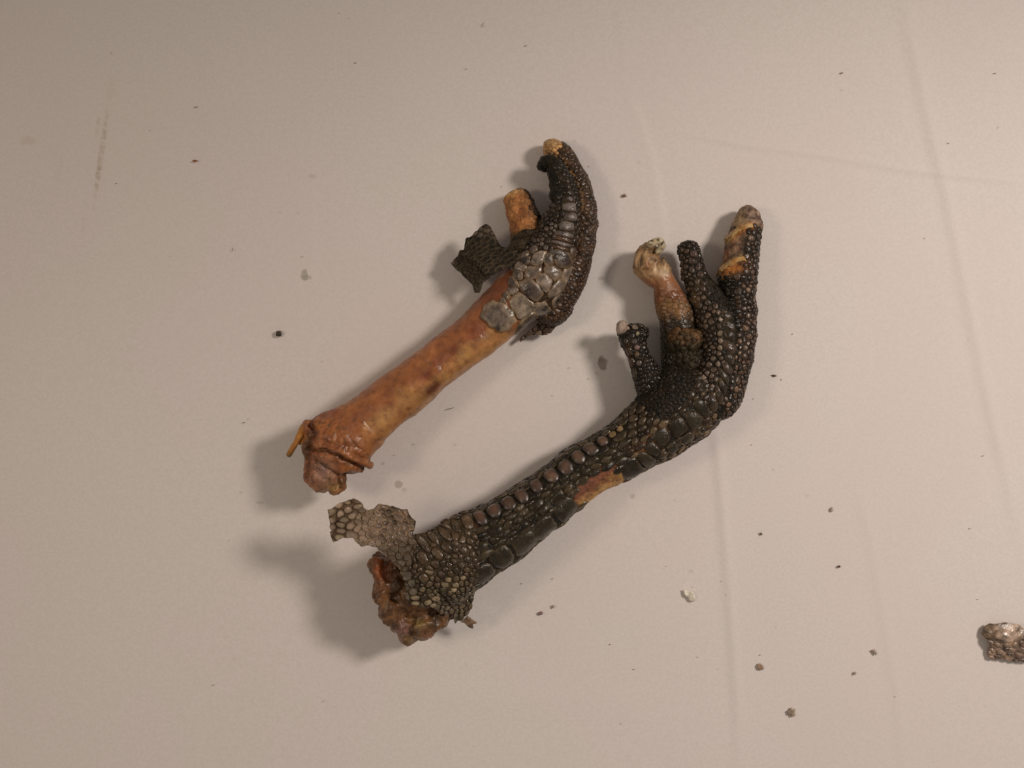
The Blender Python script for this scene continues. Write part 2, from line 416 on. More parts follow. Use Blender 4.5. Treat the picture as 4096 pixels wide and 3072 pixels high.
def cell_mesh(surf, item):
    s, cx, cy, R, D = item; K = len(R); pr = PROFS[s.prof]; V = []; C = []
    c0 = s.p+s.t*cx+s.b*cy; jr = .11 if s.prof == 'plate' else .07; rnd = [1-jr+2*jr*random.random() for _ in range(K)]; jx = random.random()*50
    for f, hh, cf in pr:
        for k in range(K):
            x = D[k, 0]*R[k]*f*rnd[k]; y = D[k, 1]*R[k]*f*rnd[k]
            q, n = surf.near(c0+s.t*x+s.b*y)
            hgt = s.h*hh+s.tilt*(x/s.a)*(1 if hh > 0 else .3)+s.h*.16*nz((q.x, q.y, q.z), .07, jx)
            V.append((q.x+n.x*hgt, q.y+n.y*hgt, q.z+n.z*hgt)); C.append(lerp(s.rim, s.col, cf))
    q, n = surf.near(c0); hgt = s.h*(pr[-1][1]+.02); V.append((q.x+n.x*hgt, q.y+n.y*hgt, q.z+n.z*hgt)); C.append(s.col)
    F = []; r = len(pr)
    for i in range(r-1):
        for k in range(K):
            a = i*K+k; b = i*K+(k+1) % K; F.append((a, b, b+K, a+K))
    for k in range(K): F.append(((r-1)*K+k, (r-1)*K+(k+1) % K, r*K))
    return V, F, C
COUNT = {}
def add_scales(items, surf, parent, mat, name='scale', small='small_scale', big=17.0):
    SM = {}
    root = parent
    while root.parent: root = root.parent
    bigs = [i for i in items if (i[0].hand or math.sqrt(abs(i[3].mean()*i[3].mean())) > big) and i[0].n[2] > .05]
    bigs.sort(key=lambda i: -i[3].mean()); ids = set(id(i) for i in bigs)
    for it in items:
        V, F, C = cell_mesh(surf, it)
        if id(it) in ids and COUNT.get(root.name, 0) < 296:
            COUNT[root.name] = COUNT.get(root.name, 0)+1
            make_obj(name, V, F, it[0].mat or mat, parent, C, origin=V[-1])
        else:
            m_ = it[0].mat or mat; VV, FF, CC = SM.setdefault(m_.name, ([], [], [], m_))[:3]
            b = len(VV); VV += V; CC += C; FF += [tuple(q+b for q in f) for f in F]
    for VV, FF, CC, m_ in SM.values(): make_obj(small, VV, FF, m_, parent, CC, origin=VV[0], kind='stuff')

def fuse(parts, voxel=7, smooth=3):
    """one watertight mesh from several overlapping lumps"""
    V, F = [], []
    for v, f in parts:
        b = len(V); V += [tuple(x) for x in v]; F += [tuple(i+b for i in q) for q in f]
    me = bpy.data.meshes.new('tmp'); me.from_pydata([(x*.01, y*.01, z*.01) for x, y, z in V], [], F); o = bpy.data.objects.new('tmp', me); COL.objects.link(o)
    r = o.modifiers.new('r', 'REMESH'); r.mode = 'VOXEL'; r.voxel_size = voxel*.01
    sm = o.modifiers.new('s', 'SMOOTH'); sm.factor = .5; sm.iterations = smooth
    dg = bpy.context.evaluated_depsgraph_get(); e = o.evaluated_get(dg).to_mesh()
    V = np.array([v.co[:] for v in e.vertices])*100; N = np.array([v.normal[:] for v in e.vertices]); F = [tuple(p.vertices) for p in e.polygons]
    bpy.data.objects.remove(o); bpy.data.meshes.remove(me)
    return V, N, F
def blob(px, py, rx, ry, z, rz, rot=0., amp=.15, seed=0., sub=3):
    bm = bmesh.new(); bmesh.ops.create_icosphere(bm, subdivisions=sub, radius=1); c = P3(px, py, z); V = []
    cr, sr = math.cos(rot), math.sin(rot)
    for v in bm.verts:
        k = 1+amp*fbm(v.co, 1.3, seed, 3); x, y, zz = v.co.x*k*rx, v.co.y*k*ry, v.co.z*k*rz
        V.append((c[0]+x*cr-y*sr, c[1]+x*sr+y*cr, max(1., c[2]+zz)))
    F = [tuple(q.index for q in f.verts) for f in bm.faces]; bm.free(); return V, F
def rough_up(V, N, amp, freq, seed=0., ridge=0.):
    V = V.copy()
    for i in range(len(V)):
        d = amp*fbm(V[i], freq, seed, 4)
        if ridge: d -= ridge*(1-abs(nz(V[i], freq*1.6, seed+5))*3.2 if abs(nz(V[i], freq*1.6, seed+5)) < .31 else 0)
        V[i] += N[i]*d
    V[:, 2] = np.maximum(V[:, 2], .6); return V

def sheet(poly, zf, step=11, thick=3.2, rag=3., seed=0.):
    """thin skin: outline in the plane, height from zf(px,py), with real thickness"""
    pts = []; n = len(poly)
    for i in range(n):
        a = np.array(poly[i], float); b = np.array(poly[(i+1) % n], float); m = max(1, int(np.linalg.norm(b-a)/step))
        for k in range(m):
            q = a+(b-a)*k/m; q += rag*np.array([nz((q[0], q[1], 0), .08, seed), nz((q[0], q[1], 9), .08, seed)]); pts.append((q[0], q[1]))
    nb = len(pts); xs = [p[0] for p in pts]; ys = [p[1] for p in pts]; x = min(xs); row = 0
    while x < max(xs):
        y = min(ys)+(step/2 if row % 2 else 0)
        while y < max(ys):
            if inpoly(x, y, pts) and min(math.hypot(x-a, y-b) for a, b in pts) > step*.6: pts.append((x, y))
            y += step
        x += step*.87; row += 1
    r = delaunay_2d_cdt([Vector(p) for p in pts], [(i, (i+1) % nb) for i in range(nb)], [], 1, 1e-4)
    vs = [(v.x, v.y) for v in r[0]]; F = [tuple(f) for f in r[2]]
    top = np.array([P3(a, b, max(4., zf(a, b))) for a, b in vs])
    F2 = []
    for f in F:
        a, b, c = top[f[0]], top[f[1]], top[f[2]]
        F2.append(f if np.cross(b-a, c-a)[2] > 0 else f[::-1])
    m = len(top); bot = top-[0, 0, thick]; V = np.vstack([top, bot])
    full = list(F2)+[tuple(i+m for i in f[::-1]) for f in F2]
    ed = {}
    for f in F2:
        for i in range(3): ed[(f[i], f[(i+1) % 3])] = 1
    for a, b in list(ed):
        if (b, a) not in ed: full.append((b, a, a+m, b+m))
    return top, F2, V, full
def rbf(ctrl):
    A = np.array(ctrl, float); D = np.hypot(A[:, None, 0]-A[None, :, 0], A[:, None, 1]-A[None, :, 1])
    n = len(A); M_ = np.zeros((n+3, n+3)); M_[:n, :n] = D; M_[:n, n] = 1; M_[:n, n+1:] = A[:, :2]/1000; M_[n, :n] = 1; M_[n+1:, :n] = A[:, :2].T/1000
    wts = np.linalg.solve(M_, np.concatenate([A[:, 2], [0, 0, 0]]))
    return lambda x, y: float(np.hypot(A[:, 0]-x, A[:, 1]-y)@wts[:n]+wts[n]+wts[n+1]*x/1000+wts[n+2]*y/1000)

# colours of the things themselves
BLACK = (.009, .007, .004); DARK = (.020, .012, .007); BROWN = (.085, .044, .023); RUST = (.20, .085, .035); OLIVE = (.018, .014, .006)
TAN = (.36, .20, .085); YEL = (.58, .33, .105); ORG = (.46, .175, .05); RED = (.20, .045, .018); PALE = (.52, .42, .31); GREY = (.15, .115, .09); RIM = (.13, .08, .037)
def jit(c, s=.25):
    k = 1+s*(random.random()*2-1); return tuple(x*k*(1+.06*(random.random()-.5)) for x in c)
def skin_cols(V, fn): return [fn(*pix(v), v) for v in V]

# ================================================================== FOOT A: peeled orange shank, grey plated instep
footA = thing('bird_foot', 'smaller dried bird foot with its shank peeled to bare orange flesh', 'bird foot', 1850, 1330, 'dried bird feet')
shA = Sweep([(1385,1752,112,180,96),(1404,1735,119,178,101),(1478,1673,106,168,100),(1555,1612,101,160,97),(1645,1544,98,150,95),(1743,1462,92,140,93),(1864,1372,93,128,93),(1943,1307,98,118,94),(2004,1250,104,112,96),(2060,1190,108,108,98),(2110,1120,106,106,98),(2140,1060,96,100,92)], cap0=.3, cap1=.9, amp=6, freq=.011, seed=3, power=2.15,
  lumps=[(1500,1610,40,5),(1330,1720,30,7),(1240,1700,22,6),(1470,1820,24,6),(1560,1640,50,-7),(1440,1700,60,-8),(1630,1560,34,4),(1760,1500,40,4),(1420,1770,40,5),(1690,1500,28,-3)])
def colA(px, py, v):
    t = ((px-1300)*.77-(py-1860)*.64)/1000; off = (px-1300)*.62+(py-1860)*.78
    ax = 40-55*math.sin(min(1, max(0, t))*3.1)*.3
    c = lerp((.42,.165,.06), (.33,.115,.042), .5+.8*fbm(v, .011, 4))
    rel = off+30+26*t; yl = sstep(-4, 34, rel+62*nz(v, .013, 2))*sstep(.1, .3, t)*(1-sstep(.88, 1.0, t))
    c = lerp(c, (.50,.265,.09), .85*yl*(.8+.5*nz(v, .016, 8)))
    c = lerp(c, RED, .85*math.exp(-(seg_dist(px, py, [(1700,1500),(1760,1440),(1830,1390)])/24)**2)*(.7+nz(v, .03, 1)))
    c = lerp(c, (.09, .02, .012), .9*math.exp(-(seg_dist(px, py, [(1715,1568),(1748,1540)])/19)**2))
    c = lerp(c, RED, .75*math.exp(-(seg_dist(px, py, [(1860,1350),(1950,1290),(1990,1250)])/36)**2)*(.8+nz(v, .02, 6)))
    c = lerp(c, (.16, .05, .022), .8*sstep(.78, .95, t)*(1-yl))
    c = lerp(c, (.25, .08, .03), .6*math.exp(-(seg_dist(px, py, [(1330,1740),(1400,1690),(1490,1620),(1560,1560)])/17)**2))
    c = lerp(c, (.32, .05, .02), .7*math.exp(-(math.hypot(px-1336, py-1645)/20)**2))
    c = lerp(c, (.55, .30, .12), .5*math.exp(-(seg_dist(px, py, [(1480,1700),(1560,1650),(1620,1600)])/22)**2))
    return lerp(c, (.2, .07, .03), max(0, fbm(v, .045, 11)*.9))
V = np.array(shA.V); make_obj('peeled_shank', V, shA.F, M_FLESH, footA, skin_cols(V, colA), origin=P3(1700,1500,90))
# joint at the cut end
JA = Sweep([(1292,1955,56,140,44),(1300,1915,86,160,76),(1318,1862,112,176,92),(1338,1812,138,186,100),(1356,1778,150,190,106),(1384,1752,134,186,106),(1415,1727,121,177,103),(1450,1697,113,171,102),(1490,1663,102,166,97)], cap0=.8, cap1=.3, amp=5, freq=.02, seed=13, power=2.15, fine=2)
parts = [(JA.V, JA.F), blob(1296,1896,74,70,176,82,.25,.08,1), blob(1340,1940,56,38,150,56,.2,.1,2), blob(1236,1705,20,32,200,50,.5,.15,12), blob(1462,1868,36,20,178,34,.6,.15,6), blob(1236,1800,26,46,196,50,.2,.15,3)]
V, N, F = fuse(parts, 6, 2)
V0 = V.copy(); V = rough_up(V, N, 6, .024, 2, 4)
GR = [([(1228,1790),(1262,1806),(1300,1800),(1350,1822),(1400,1850),(1470,1886)], 8, 22), ([(1232,1730),(1240,1790),(1232,1850),(1226,1900)], 8, 14), ([(1262,1846),(1300,1872),(1352,1905),(1366,1960)], 8, 14), ([(1240,1700),(1256,1740),(1236,1770)], 9, 24), ([(1300,1985),(1330,1960),(1372,1930)], 7, 12), ([(1420,1812),(1450,1836),(1490,1840)], 7, 8), ([(1390,1780),(1350,1790),(1310,1775)], 9, 7)]
for i in range(len(V)):
    px, py = pix(V[i]); fade = 1-sstep(1380, 1440, px-.8*(py-1740)); V[i] = V0[i]+(V[i]-V0[i])*fade
    V[i] -= N[i]*(40*math.exp(-(((px-1400)/36)**2+((py-1918)/18)**2))+sum(dp*math.exp(-(seg_dist(px, py, ln)/wd)**2) for ln, wd, dp in GR))
    V[i] += N[i]*fade*(9*math.exp(-(seg_dist(px, py, [(1285,1788),(1350,1803),(1410,1835),(1480,1862)])/10)**2)+7*math.exp(-(seg_dist(px, py, [(1268,1858),(1310,1890),(1338,1930)])/12)**2))
V[:, 2] = np.maximum(V[:, 2], 1)
def colAe(px, py, v):
    c = lerp(lerp((.42, .15, .045), (.27, .085, .03), .5+1.3*fbm(v, .03, 4)), colA(px, py, v), sstep(1330, 1400, px-.8*(py-1740)))
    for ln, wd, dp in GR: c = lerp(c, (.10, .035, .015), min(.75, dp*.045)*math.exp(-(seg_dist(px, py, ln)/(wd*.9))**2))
    c = lerp(c, (.40, .24, .16), .85*math.exp(-(((px-1300)/46)**2+((py-1905)/58)**2)))
    c = lerp(c, (.26, .15, .13), .8*math.exp(-(((px-1290)/28)**2+((py-1880)/34)**2)))
    c = lerp(c, (.55, .34, .13), .7*math.exp(-(((px-1335)/34)**2+((py-1952)/22)**2)))
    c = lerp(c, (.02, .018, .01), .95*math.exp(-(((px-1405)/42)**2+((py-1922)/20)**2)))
    c = lerp(c, (.09, .05, .02), .8*math.exp(-(seg_dist(px, py, [(1205,1790),(1222,1830),(1222,1770)])/13)**2))
    return lerp(c, (.12, .06, .02), max(0, 1.2*fbm(v, .07, 12))*(1-sstep(1380, 1440, px-.8*(py-1740))))
make_obj('joint_end', V, F, M_FLESH, footA, skin_cols(V, colAe), origin=P3(1320,1880,80))
for st, nm, sd in (([(1224,1690,13,215,9),(1208,1722,15,208,11),(1187,1765,12,190,10),(1167,1800,12,172,10),(1150,1828,10,160,9)], 'tendon_strand', 5), ([(1218,1720,9,200,6),(1212,1760,9,185,6),(1194,1778,7,170,6)], 'tendon_strand', 9)):
    tn = Sweep(st, cap0=.9, cap1=.8, amp=3, freq=.05, seed=sd, M=16, step=5)
    make_obj(nm, tn.V, tn.F, M_FLESH, footA, skin_cols(tn.V, lambda px, py, v: lerp((.50,.22,.05), (.2,.12,.03), sstep(1800,1828,py))), origin=P3(1190,1760,140))

# toes
A4 = Sweep([(2172,603,34,46,40),(2210,600,46,54,48),(2250,625,50,58,52),(2286,682,47,60,54),(2317,752,50,64,56),(2333,830,54,68,60),(2334,920,56,72,64),(2316,1005,62,76,70),(2282,1085,74,80,74),(2238,1165,84,84,78),(2190,1235,86,80,74),(2150,1280,76,74,62)], thin=4, cap0=.4, cap1=.9, amp=6, freq=.018, seed=21, fine=2.5, lumps=[(2387,890,24,6),(2340,1000,26,5)])
A3 = Sweep([(2160,683,24,104,24),(2182,650,30,110,32),(2212,655,34,114,38),(2238,700,42,116,46),(2256,758,52,118,56),(2262,815,58,122,62),(2252,875,72,124,70),(2232,940,88,124,80),(2205,1010,102,122,90),(2172,1080,108,122,94),(2140,1150,110,124,96),(2105,1210,100,118,88),(2085,1245,84,108,76)], thin=4, cap0=.8, cap1=.9, amp=5, freq=.02, seed=31, fine=2,
  lumps=[(2148,680,18,8),(2184,700,24,14),(2196,738,22,10),(2206,778,24,16),(2226,668,20,6),(2180,870,26,8)])
A1 = Sweep([(2045,765,40,72,34),(2066,800,52,80,44),(2086,850,60,84,50),(2103,900,64,88,54),(2118,950,70,92,58),(2138,1000,76,96,64),(2160,1050,80,100,66)], cap0=.3, cap1=.9, amp=6, freq=.022, seed=41, fine=2.5)
FD1 = Sweep([(2165,925,18,122,26),(2110,935,24,124,30),(2075,960,26,118,32),(2050,985,24,104,34)], amp=5, freq=.03, seed=43, M=28)
FD2 = Sweep([(2150,965,30,130,30),(2100,975,30,134,34),(2062,1000,34,126,40),(2040,1040,34,112,46),(2030,1080,32,100,46)], amp=7, freq=.03, seed=45, M=28)
def colA4(px, py, v):
    c = lerp(DARK, BROWN, .5+.9*fbm(v, .03, 5))
    tip = sstep(2250, 2190, px+.3*(py-600)+30*nz(v, .05, 1))
    c = lerp(c, lerp((.50,.28,.11), (.36,.17,.06), .5+1.5*fbm(v, .04, 14)), tip)
    c = lerp(c, (.60, .44, .22), .8*tip*sstep(595, 575, py))
    c = lerp(c, (.42, .23, .09), .85*math.exp(-(seg_dist(px, py, [(2250,640),(2285,700),(2310,760),(2325,830)])/13)**2))
    return lerp(c, (.36, .26, .2), .5*math.exp(-(math.hypot(px-2382, py-925)/22)**2))
def colA3(px, py, v):
    c = lerp(BLACK, OLIVE, .5+fbm(v, .03, 5)); return lerp(c, BROWN, .5*sstep(900, 1050, py))
def colA1(px, py, v):
    ed = px-(2078+(py-730)*.42)+16*nz(v, .05, 2)
    c = lerp((.46, .215, .075), (.33, .13, .045), .5+fbm(v, .03, 6))
    c = lerp(c, (.62, .43, .2), .8*sstep(795, 755, py+.25*(px-2040)))
    c = lerp(c, DARK, sstep(-10, 14, ed)); return lerp(c, (.07, .045, .02), .9*sstep(900, 950, py+.1*px-205))
tA4 = make_obj('toe', A4.V, A4.F, M_SKIN, footA, skin_cols(A4.V, colA4), origin=P3(2300,900,90), label='long outer toe with an orange fleshy cut tip')
tA3 = make_obj('toe', A3.V, A3.F, M_SKIN, footA, skin_cols(A3.V, colA3), origin=P3(2240,900,120), label='middle toe curling to a black knobbly tip')
tA1 = make_obj('toe', A1.V, A1.F, M_SKIN, footA, skin_cols(A1.V, colA1), origin=P3(2100,880,110), label='short cut toe with a bare orange pad')
for fd in (FD1, FD2): make_obj('skin_fold', fd.V, fd.F, M_SKIN, footA, skin_cols(fd.V, lambda px, py, v: lerp((.05,.032,.014), (.012,.009,.005), .5+1.6*fbm(v,.035,2))), origin=P3(2100,980,140))
sA4, sA3, sA1, ssA = Surf(A4.V, A4.F), Surf(A3.V, A3.F), Surf(A1.V, A1.F), Surf(shA.V, shA.F)

def hand(surf, px, py, a, w_, deg, h, col, rim=RIM, tilt=0., mat=None, pw=2.6, prof='dome', js=.25):
    r = surf.ray(px, py)
    if r is None: return None
    d = (math.cos(math.radians(deg)), -math.sin(math.radians(deg)))
    return Seed(r[0], r[1], d, a, w_, h, jit(col, js), jit(rim), hand=True, tilt=tilt, mat=mat, pw=pw, prof=prof)
def hands(surf, lst, **kw):
    out = []
    for it in lst:
        k = dict(kw)
        if len(it) > 5: k.update(it[5])
        r = hand(surf, *it[:5], **k)
        if r: out.append(r)
    return out
# toe A4 : narrow cross bands and pebbles
def fA4(px, py, p, n):
    if px+.3*(py-600) < 2235 and py < 660: return dict(a=7.5, h=2.2, col=jit((.50,.29,.12)), rim=(.34,.17,.07))
    i = int(np.argmin(((A4.C-p)**2).sum(1))); off = np.dot(p-A4.C[i], A4.side[i])/A4.hw[i]; d = (A4.side[i][0], -A4.side[i][1])
    if abs(off) < .55 and py > 640: return dict(a=15, w=8, d=d, h=3.4, col=jit(lerp(DARK, BROWN, random.random())), rim=(.13,.08,.04))
    return dict(a=9, h=2.8, col=jit(lerp(DARK, BROWN, random.random())), rim=(.07,.04,.02)) if random.random() < .8 else None
it = grow(sA4, [], fA4, 9000, avoid=(A3,)); add_scales(it, sA4, tA4, M_SCALE)
# toe A3 : shiny cross scutes running up the back of the toe
bandsA3 = [(2268,905,40,24,10,9,(.10,.085,.075)),(2283,868,34,20,6,8,(.10,.08,.07)),(2281,828,36,22,4,8,(.13,.11,.10)),(2274,796,32,15,-6,6,DARK),(2272,768,32,15,-12,6,DARK),(2262,742,32,14,-20,6,DARK),(2254,716,30,13,-28,5,DARK),(2243,692,28,12,-30,5,DARK),(2228,672,24,12,-30,5,BLACK),
  (2262,938,54,13,-8,7,(.10,.08,.07)),(2256,958,54,11,-10,6,BROWN),(2252,976,54,10,-10,6,(.11,.09,.08)),(2246,993,54,10,-8,6,BROWN),(2240,1010,52,11,-6,6,(.10,.085,.08))]
hs = hands(sA3, [(x, y, a, w_, d, dict(h=h, col=c)) for x, y, a, w_, d, h, c in bandsA3], pw=3)
def fA3(px, py, p, n):
    if n[2] < .0: return dict(a=15, h=4, col=jit(DARK), rim=(.06,.04,.02))
    if py > 1030 and px < 2290: return None
    if px < 2225 and py > 820: return dict(a=11, h=6, col=jit(lerp(DARK, (.14,.11,.09), random.random()**2)), rim=(.07,.045,.025))
    if py > 820: return dict(a=12, h=5, col=jit(DARK), rim=(.09,.06,.03))
    if px < 2230: return None
    return dict(a=11, h=4, col=jit(BLACK), rim=(.05,.035,.02))
it = grow(sA3, hs, fA3, 12000, avoid=(shA,)); add_scales(it, sA3, tA3, M_SCALE)
def fA1(px, py, p, n):
    c = colA1(px, py, p)
    return dict(a=12, h=1.6 if c[0] > .2 else 5, col=jit(c, .1), rim=tuple(x*.82 for x in c))
it = grow(sA1, [], fA1, 5000, avoid=(A3, FD1, FD2), gap=.97); add_scales(it, sA1, tA1, M_SKIN)
# instep: skin and large plates lapping over the bare shank
IN = Sweep([(2062,1210,66,112,84),(2092,1165,88,116,92),(2122,1110,94,122,92),(2150,1060,92,124,90),(2172,1010,74,122,80)], seed=51, amp=6, freq=.02)
iv, inn, if_ = fuse([(IN.V, IN.F)], 8, 2)
insk = make_obj('instep_skin', iv, if_, M_SKIN, footA, [(.10,.075,.05)]*len(iv), origin=P3(2100,1130,140))
av, an, af = fuse([(IN.V, IN.F), (A3.V, A3.F), (shA.V, shA.F)], 8, 1); sAll = Surf(av, af)
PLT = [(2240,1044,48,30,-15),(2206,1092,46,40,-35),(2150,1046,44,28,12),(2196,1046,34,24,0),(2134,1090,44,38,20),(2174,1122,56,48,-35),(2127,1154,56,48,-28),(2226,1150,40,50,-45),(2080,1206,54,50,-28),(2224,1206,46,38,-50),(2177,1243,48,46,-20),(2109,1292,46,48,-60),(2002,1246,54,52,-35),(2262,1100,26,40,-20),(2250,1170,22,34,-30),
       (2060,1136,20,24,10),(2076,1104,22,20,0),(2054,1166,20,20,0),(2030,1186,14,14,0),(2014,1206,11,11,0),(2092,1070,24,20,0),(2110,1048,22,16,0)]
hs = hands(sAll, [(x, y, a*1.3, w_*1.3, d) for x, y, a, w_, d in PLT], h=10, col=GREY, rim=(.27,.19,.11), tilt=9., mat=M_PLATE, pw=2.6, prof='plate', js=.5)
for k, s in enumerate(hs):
    s.pw = 2.2+1.4*((k*7) % 5)/4; s.col = jit(lerp((.05,.034,.025), (.26,.205,.16), ((k*37) % 11)/10), .1)  # mottled plate tones; the pale ones carry frosted highlights painted into the colour
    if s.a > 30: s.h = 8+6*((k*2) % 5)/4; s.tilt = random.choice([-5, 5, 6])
def fIn(px, py, p, n):
    if not inpoly(px, py, [(2060,1050),(2110,1000),(2290,1010),(2300,1100),(2270,1190),(2220,1260),(2160,1300),(2120,1310),(2060,1260),(2040,1180)]): return None
    return dict(a=17, h=8, col=jit(lerp(GREY, BROWN, random.random())), rim=(.2,.13,.07), mat=M_PLATE)
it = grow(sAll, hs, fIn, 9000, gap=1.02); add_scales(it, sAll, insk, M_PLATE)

# ragged skin edge under the instep
poly = [(2300,1110),(2325,1140),(2296,1190),(2294,1235),(2280,1262),(2262,1280),(2243,1300),(2222,1305),(2203,1328),(2190,1336),(2167,1340),(2148,1334),(2120,1345),(2082,1364),(2078,1356),(2110,1330),(2150,1295),(2200,1255),(2250,1190)]
t_, F2, V, F = sheet(poly, rbf([(2310,1120,90),(2290,1230,70),(2200,1330,50),(2150,1300,70),(2080,1360,34),(2230,1230,95)]), 10, 4, 5, 2)
rg = make_obj('ragged_skin', V, F, M_SKIN, footA, skin_cols(V, lambda px, py, v: lerp((.05,.03,.02), (.13,.08,.05), .5+fbm(v,.04,1))), origin=P3(2220,1280,60))
sf = Surf(t_, F2, True); it = grow(sf, [], lambda px, py, p, n: dict(a=18, w=12, d=(.7,-.7), h=6, col=jit((.11,.07,.045)), rim=(.05,.03,.02)), 1500, -1); add_scales(it, sf, rg, M_SCALE)
# folded net-veined skin beside the shank
poly1 = [(1863,958),(1868,950),(1884,951),(1902,929),(1924,907),(1946,896),(1958,900),(1975,930),(1985,950),(1993,968),(1998,985),(2030,994),(2062,998),(2084,1008),(2106,1026),(2100,1040),(2070,1052),(2047,1063),(2010,1080),(1975,1098),(1953,1104),(1932,1088),(1918,1066),(1906,1052),(1880,1036),(1859,1027),(1855,1001)]
poly2 = [(1803,1054),(1818,1036),(1832,1022),(1840,1000),(1860,1000),(1950,1060),(1960,1110),(1931,1131),(1925,1160),(1917,1172),(1899,1170),(1888,1137),(1863,1115),(1843,1092),(1823,1077)]
z1 = rbf([(1863,958,120),(1946,896,150),(1990,960,150),(2060,1000,178),(2106,1030,196),(2040,1062,205),(1953,1104,205),(1906,1052,175),(1858,1015,135),(1950,1000,160)])
z2 = rbf([(1803,1054,96),(1840,1010,104),(1950,1060,120),(1960,1110,130),(1900,1170,110),(1860,1112,96),(1920,1120,124)])
t_, F2, V, F = sheet(poly2, z2, 9, 5, 3, 4)
fl = make_obj('skin_flap', V, F, M_SKIN, footA, skin_cols(V, lambda px, py, v: lerp((.055,.042,.026), (.12,.085,.055), .5+fbm(v,.03,1))), origin=P3(1880,1080,200), label='lower grey flap of torn skin')
sf = Surf(t_, F2, True); it = grow(sf, [], lambda px, py, p, n: dict(a=11, h=3.5, col=jit((.075,.058,.04)), rim=(.04,.03,.02)), 2500, -1); add_scales(it, sf, fl, M_SKIN)
t_, F2, V, F = sheet(poly1, z1, 9, 5, 3, 5)
fl = make_obj('skin_flap', V, F, M_SKIN, footA, skin_cols(V, lambda px, py, v: lerp((.05,.036,.022), (.09,.065,.04), .5+fbm(v,.03,1))), origin=P3(1960,1010,235), label='upper dark flap of torn skin veined with a pale net')
sf = Surf(t_, F2, True)
def fF(px, py, p, n):
    if py < 955: return dict(a=15, w=10, d=(1,-.3), h=6, col=jit((.13,.10,.07)), rim=(.05,.035,.02))
    e = px > 2040 or seg_dist(px, py, [(1860,1010),(1950,1100),(2040,1062)]) < 30
    return dict(a=12 if e else 15, w=12 if e else 11, h=3.4, col=jit((.022,.017,.011)), rim=(.10,.072,.042), prof='cup')
it = grow(sf, [], fF, 5000, -1, gap=.93, tight=.74, lim=1.8); add_scales(it, sf, fl, M_SKIN)

# ================================================================== FOOT B: dark, fully scaled, long shank
footB = thing('bird_foot', 'larger dried bird foot in dark scales, pale loose skin curling off its end', 'bird foot', 2400, 1850, 'dried bird feet')
shB = Sweep([(1720,2318,150,205,112),(1800,2255,150,202,124),(1895,2190,144,190,124),(2004,2128,134,175,122),(2103,2056,122,162,116),(2213,1978,115,150,110),(2313,1898,115,138,110),(2408,1848,112,128,110),(2505,1790,118,124,114),(2590,1732,132,122,116),(2660,1676,148,120,116),(2726,1612,160,118,112),(2778,1540,150,114,106),(2810,1470,120,108,98)], thin=5, cap0=.3, cap1=.8, amp=7, freq=.012, seed=61, fine=1.5,
  lumps=[(2800,1740,40,6),(2860,1690,40,5),(2330,1960,60,-5),(2250,2060,40,6),(2160,2130,45,6)])
def bare(px, py, s_=0.):   # patch where two scutes are missing
    return inpoly(px, py, [(2288,1984),(2318,1936),(2376,1898),(2436,1862),(2472,1858),(2490,1896),(2502,1930),(2440,1995),(2400,2025),(2330,2065),(2312,2024)])
def colB(px, py, v):
    c = lerp(BLACK, OLIVE, .5+fbm(v, .03, 5))
    if bare(px, py):
        off = (px-2330)*.6+(py-1960)*.8
        c = lerp((.19,.075,.045), (.46,.26,.09), sstep(8, 44, off+16*nz(v, .05, 1))); c = lerp(c, (.2,.07,.03), max(0, fbm(v, .04, 3)))
    c = lerp(c, (.22,.09,.035), .8*math.exp(-(seg_dist(px, py, [(2560,1800),(2610,1755),(2640,1730)])/24)**2))
    c = lerp(c, (.20,.07,.03), .9*math.exp(-(seg_dist(px, py, [(1872,2070),(1898,2100)])/9)**2))
    return lerp(c, (.20,.14,.09), .5*math.exp(-(seg_dist(px, py, [(2700,1800),(2830,1700),(2890,1620)])/14)**2))
obB = make_obj('shank', shB.V, shB.F, M_SKIN, footB, skin_cols(shB.V, colB), origin=P3(2300,1900,120))
sB = Surf(shB.V, shB.F)

B4 = Sweep([(3022,835,30,56,26),(3003,862,54,65,42),(2990,905,62,74,50),(2972,975,70,82,58),(2962,1045,74,89,64),(2950,1110,78,94,66),(2948,1180,76,95,66),(2950,1260,78,96,66),(2945,1340,80,97,68),(2930,1420,82,100,72),(2905,1500,86,102,78),(2870,1580,98,107,84),(2815,1655,104,112,90)], thin=4, cap0=.5, cap1=.9, amp=5, freq=.02, seed=71, fine=3,
  lumps=[(2890,1080,24,8),(2905,960,20,6),(2990,840,24,5),(3045,835,16,5),(2920,1010,24,5)])
B3 = Sweep([(2742,965,32,100,30),(2752,1000,46,102,42),(2765,1045,46,105,44),(2778,1095,50,107,48),(2802,1150,58,109,56),(2838,1215,72,112,66),(2866,1290,80,116,74),(2873,1370,78,123,78),(2866,1450,80,127,82),(2842,1530,92,127,88),(2800,1610,104,124,94),(2740,1680,108,120,96)], thin=4, cap0=.7, cap1=.9, amp=5, freq=.02, seed=81, fine=3,
  lumps=[(2790,960,12,8),(2800,975,10,7),(2770,950,14,6),(2735,960,22,8),(2735,1110,20,8),(2925,1330,30,8),(2930,1240,20,6),(2770,1200,24,8),(2775,1260,24,6)])
B2 = Sweep([(2636,1014,40,78,34),(2606,1022,54,92,46),(2596,1055,64,97,52),(2624,1092,58,101,48),(2655,1130,46,105,44),(2672,1180,56,106,52),(2692,1230,66,106,58),(2708,1285,68,105,60),(2710,1345,68,103,62),(2708,1400,66,101,60),(2718,1460,64,102,60),(2750,1520,60,105,60)], cap0=.8, cap1=.8, amp=6, freq=.02, seed=91, fine=2,
  lumps=[(2620,980,16,6),(2560,1060,24,5),(2612,1040,12,-16),(2640,1030,14,6),(2590,990,20,5)])
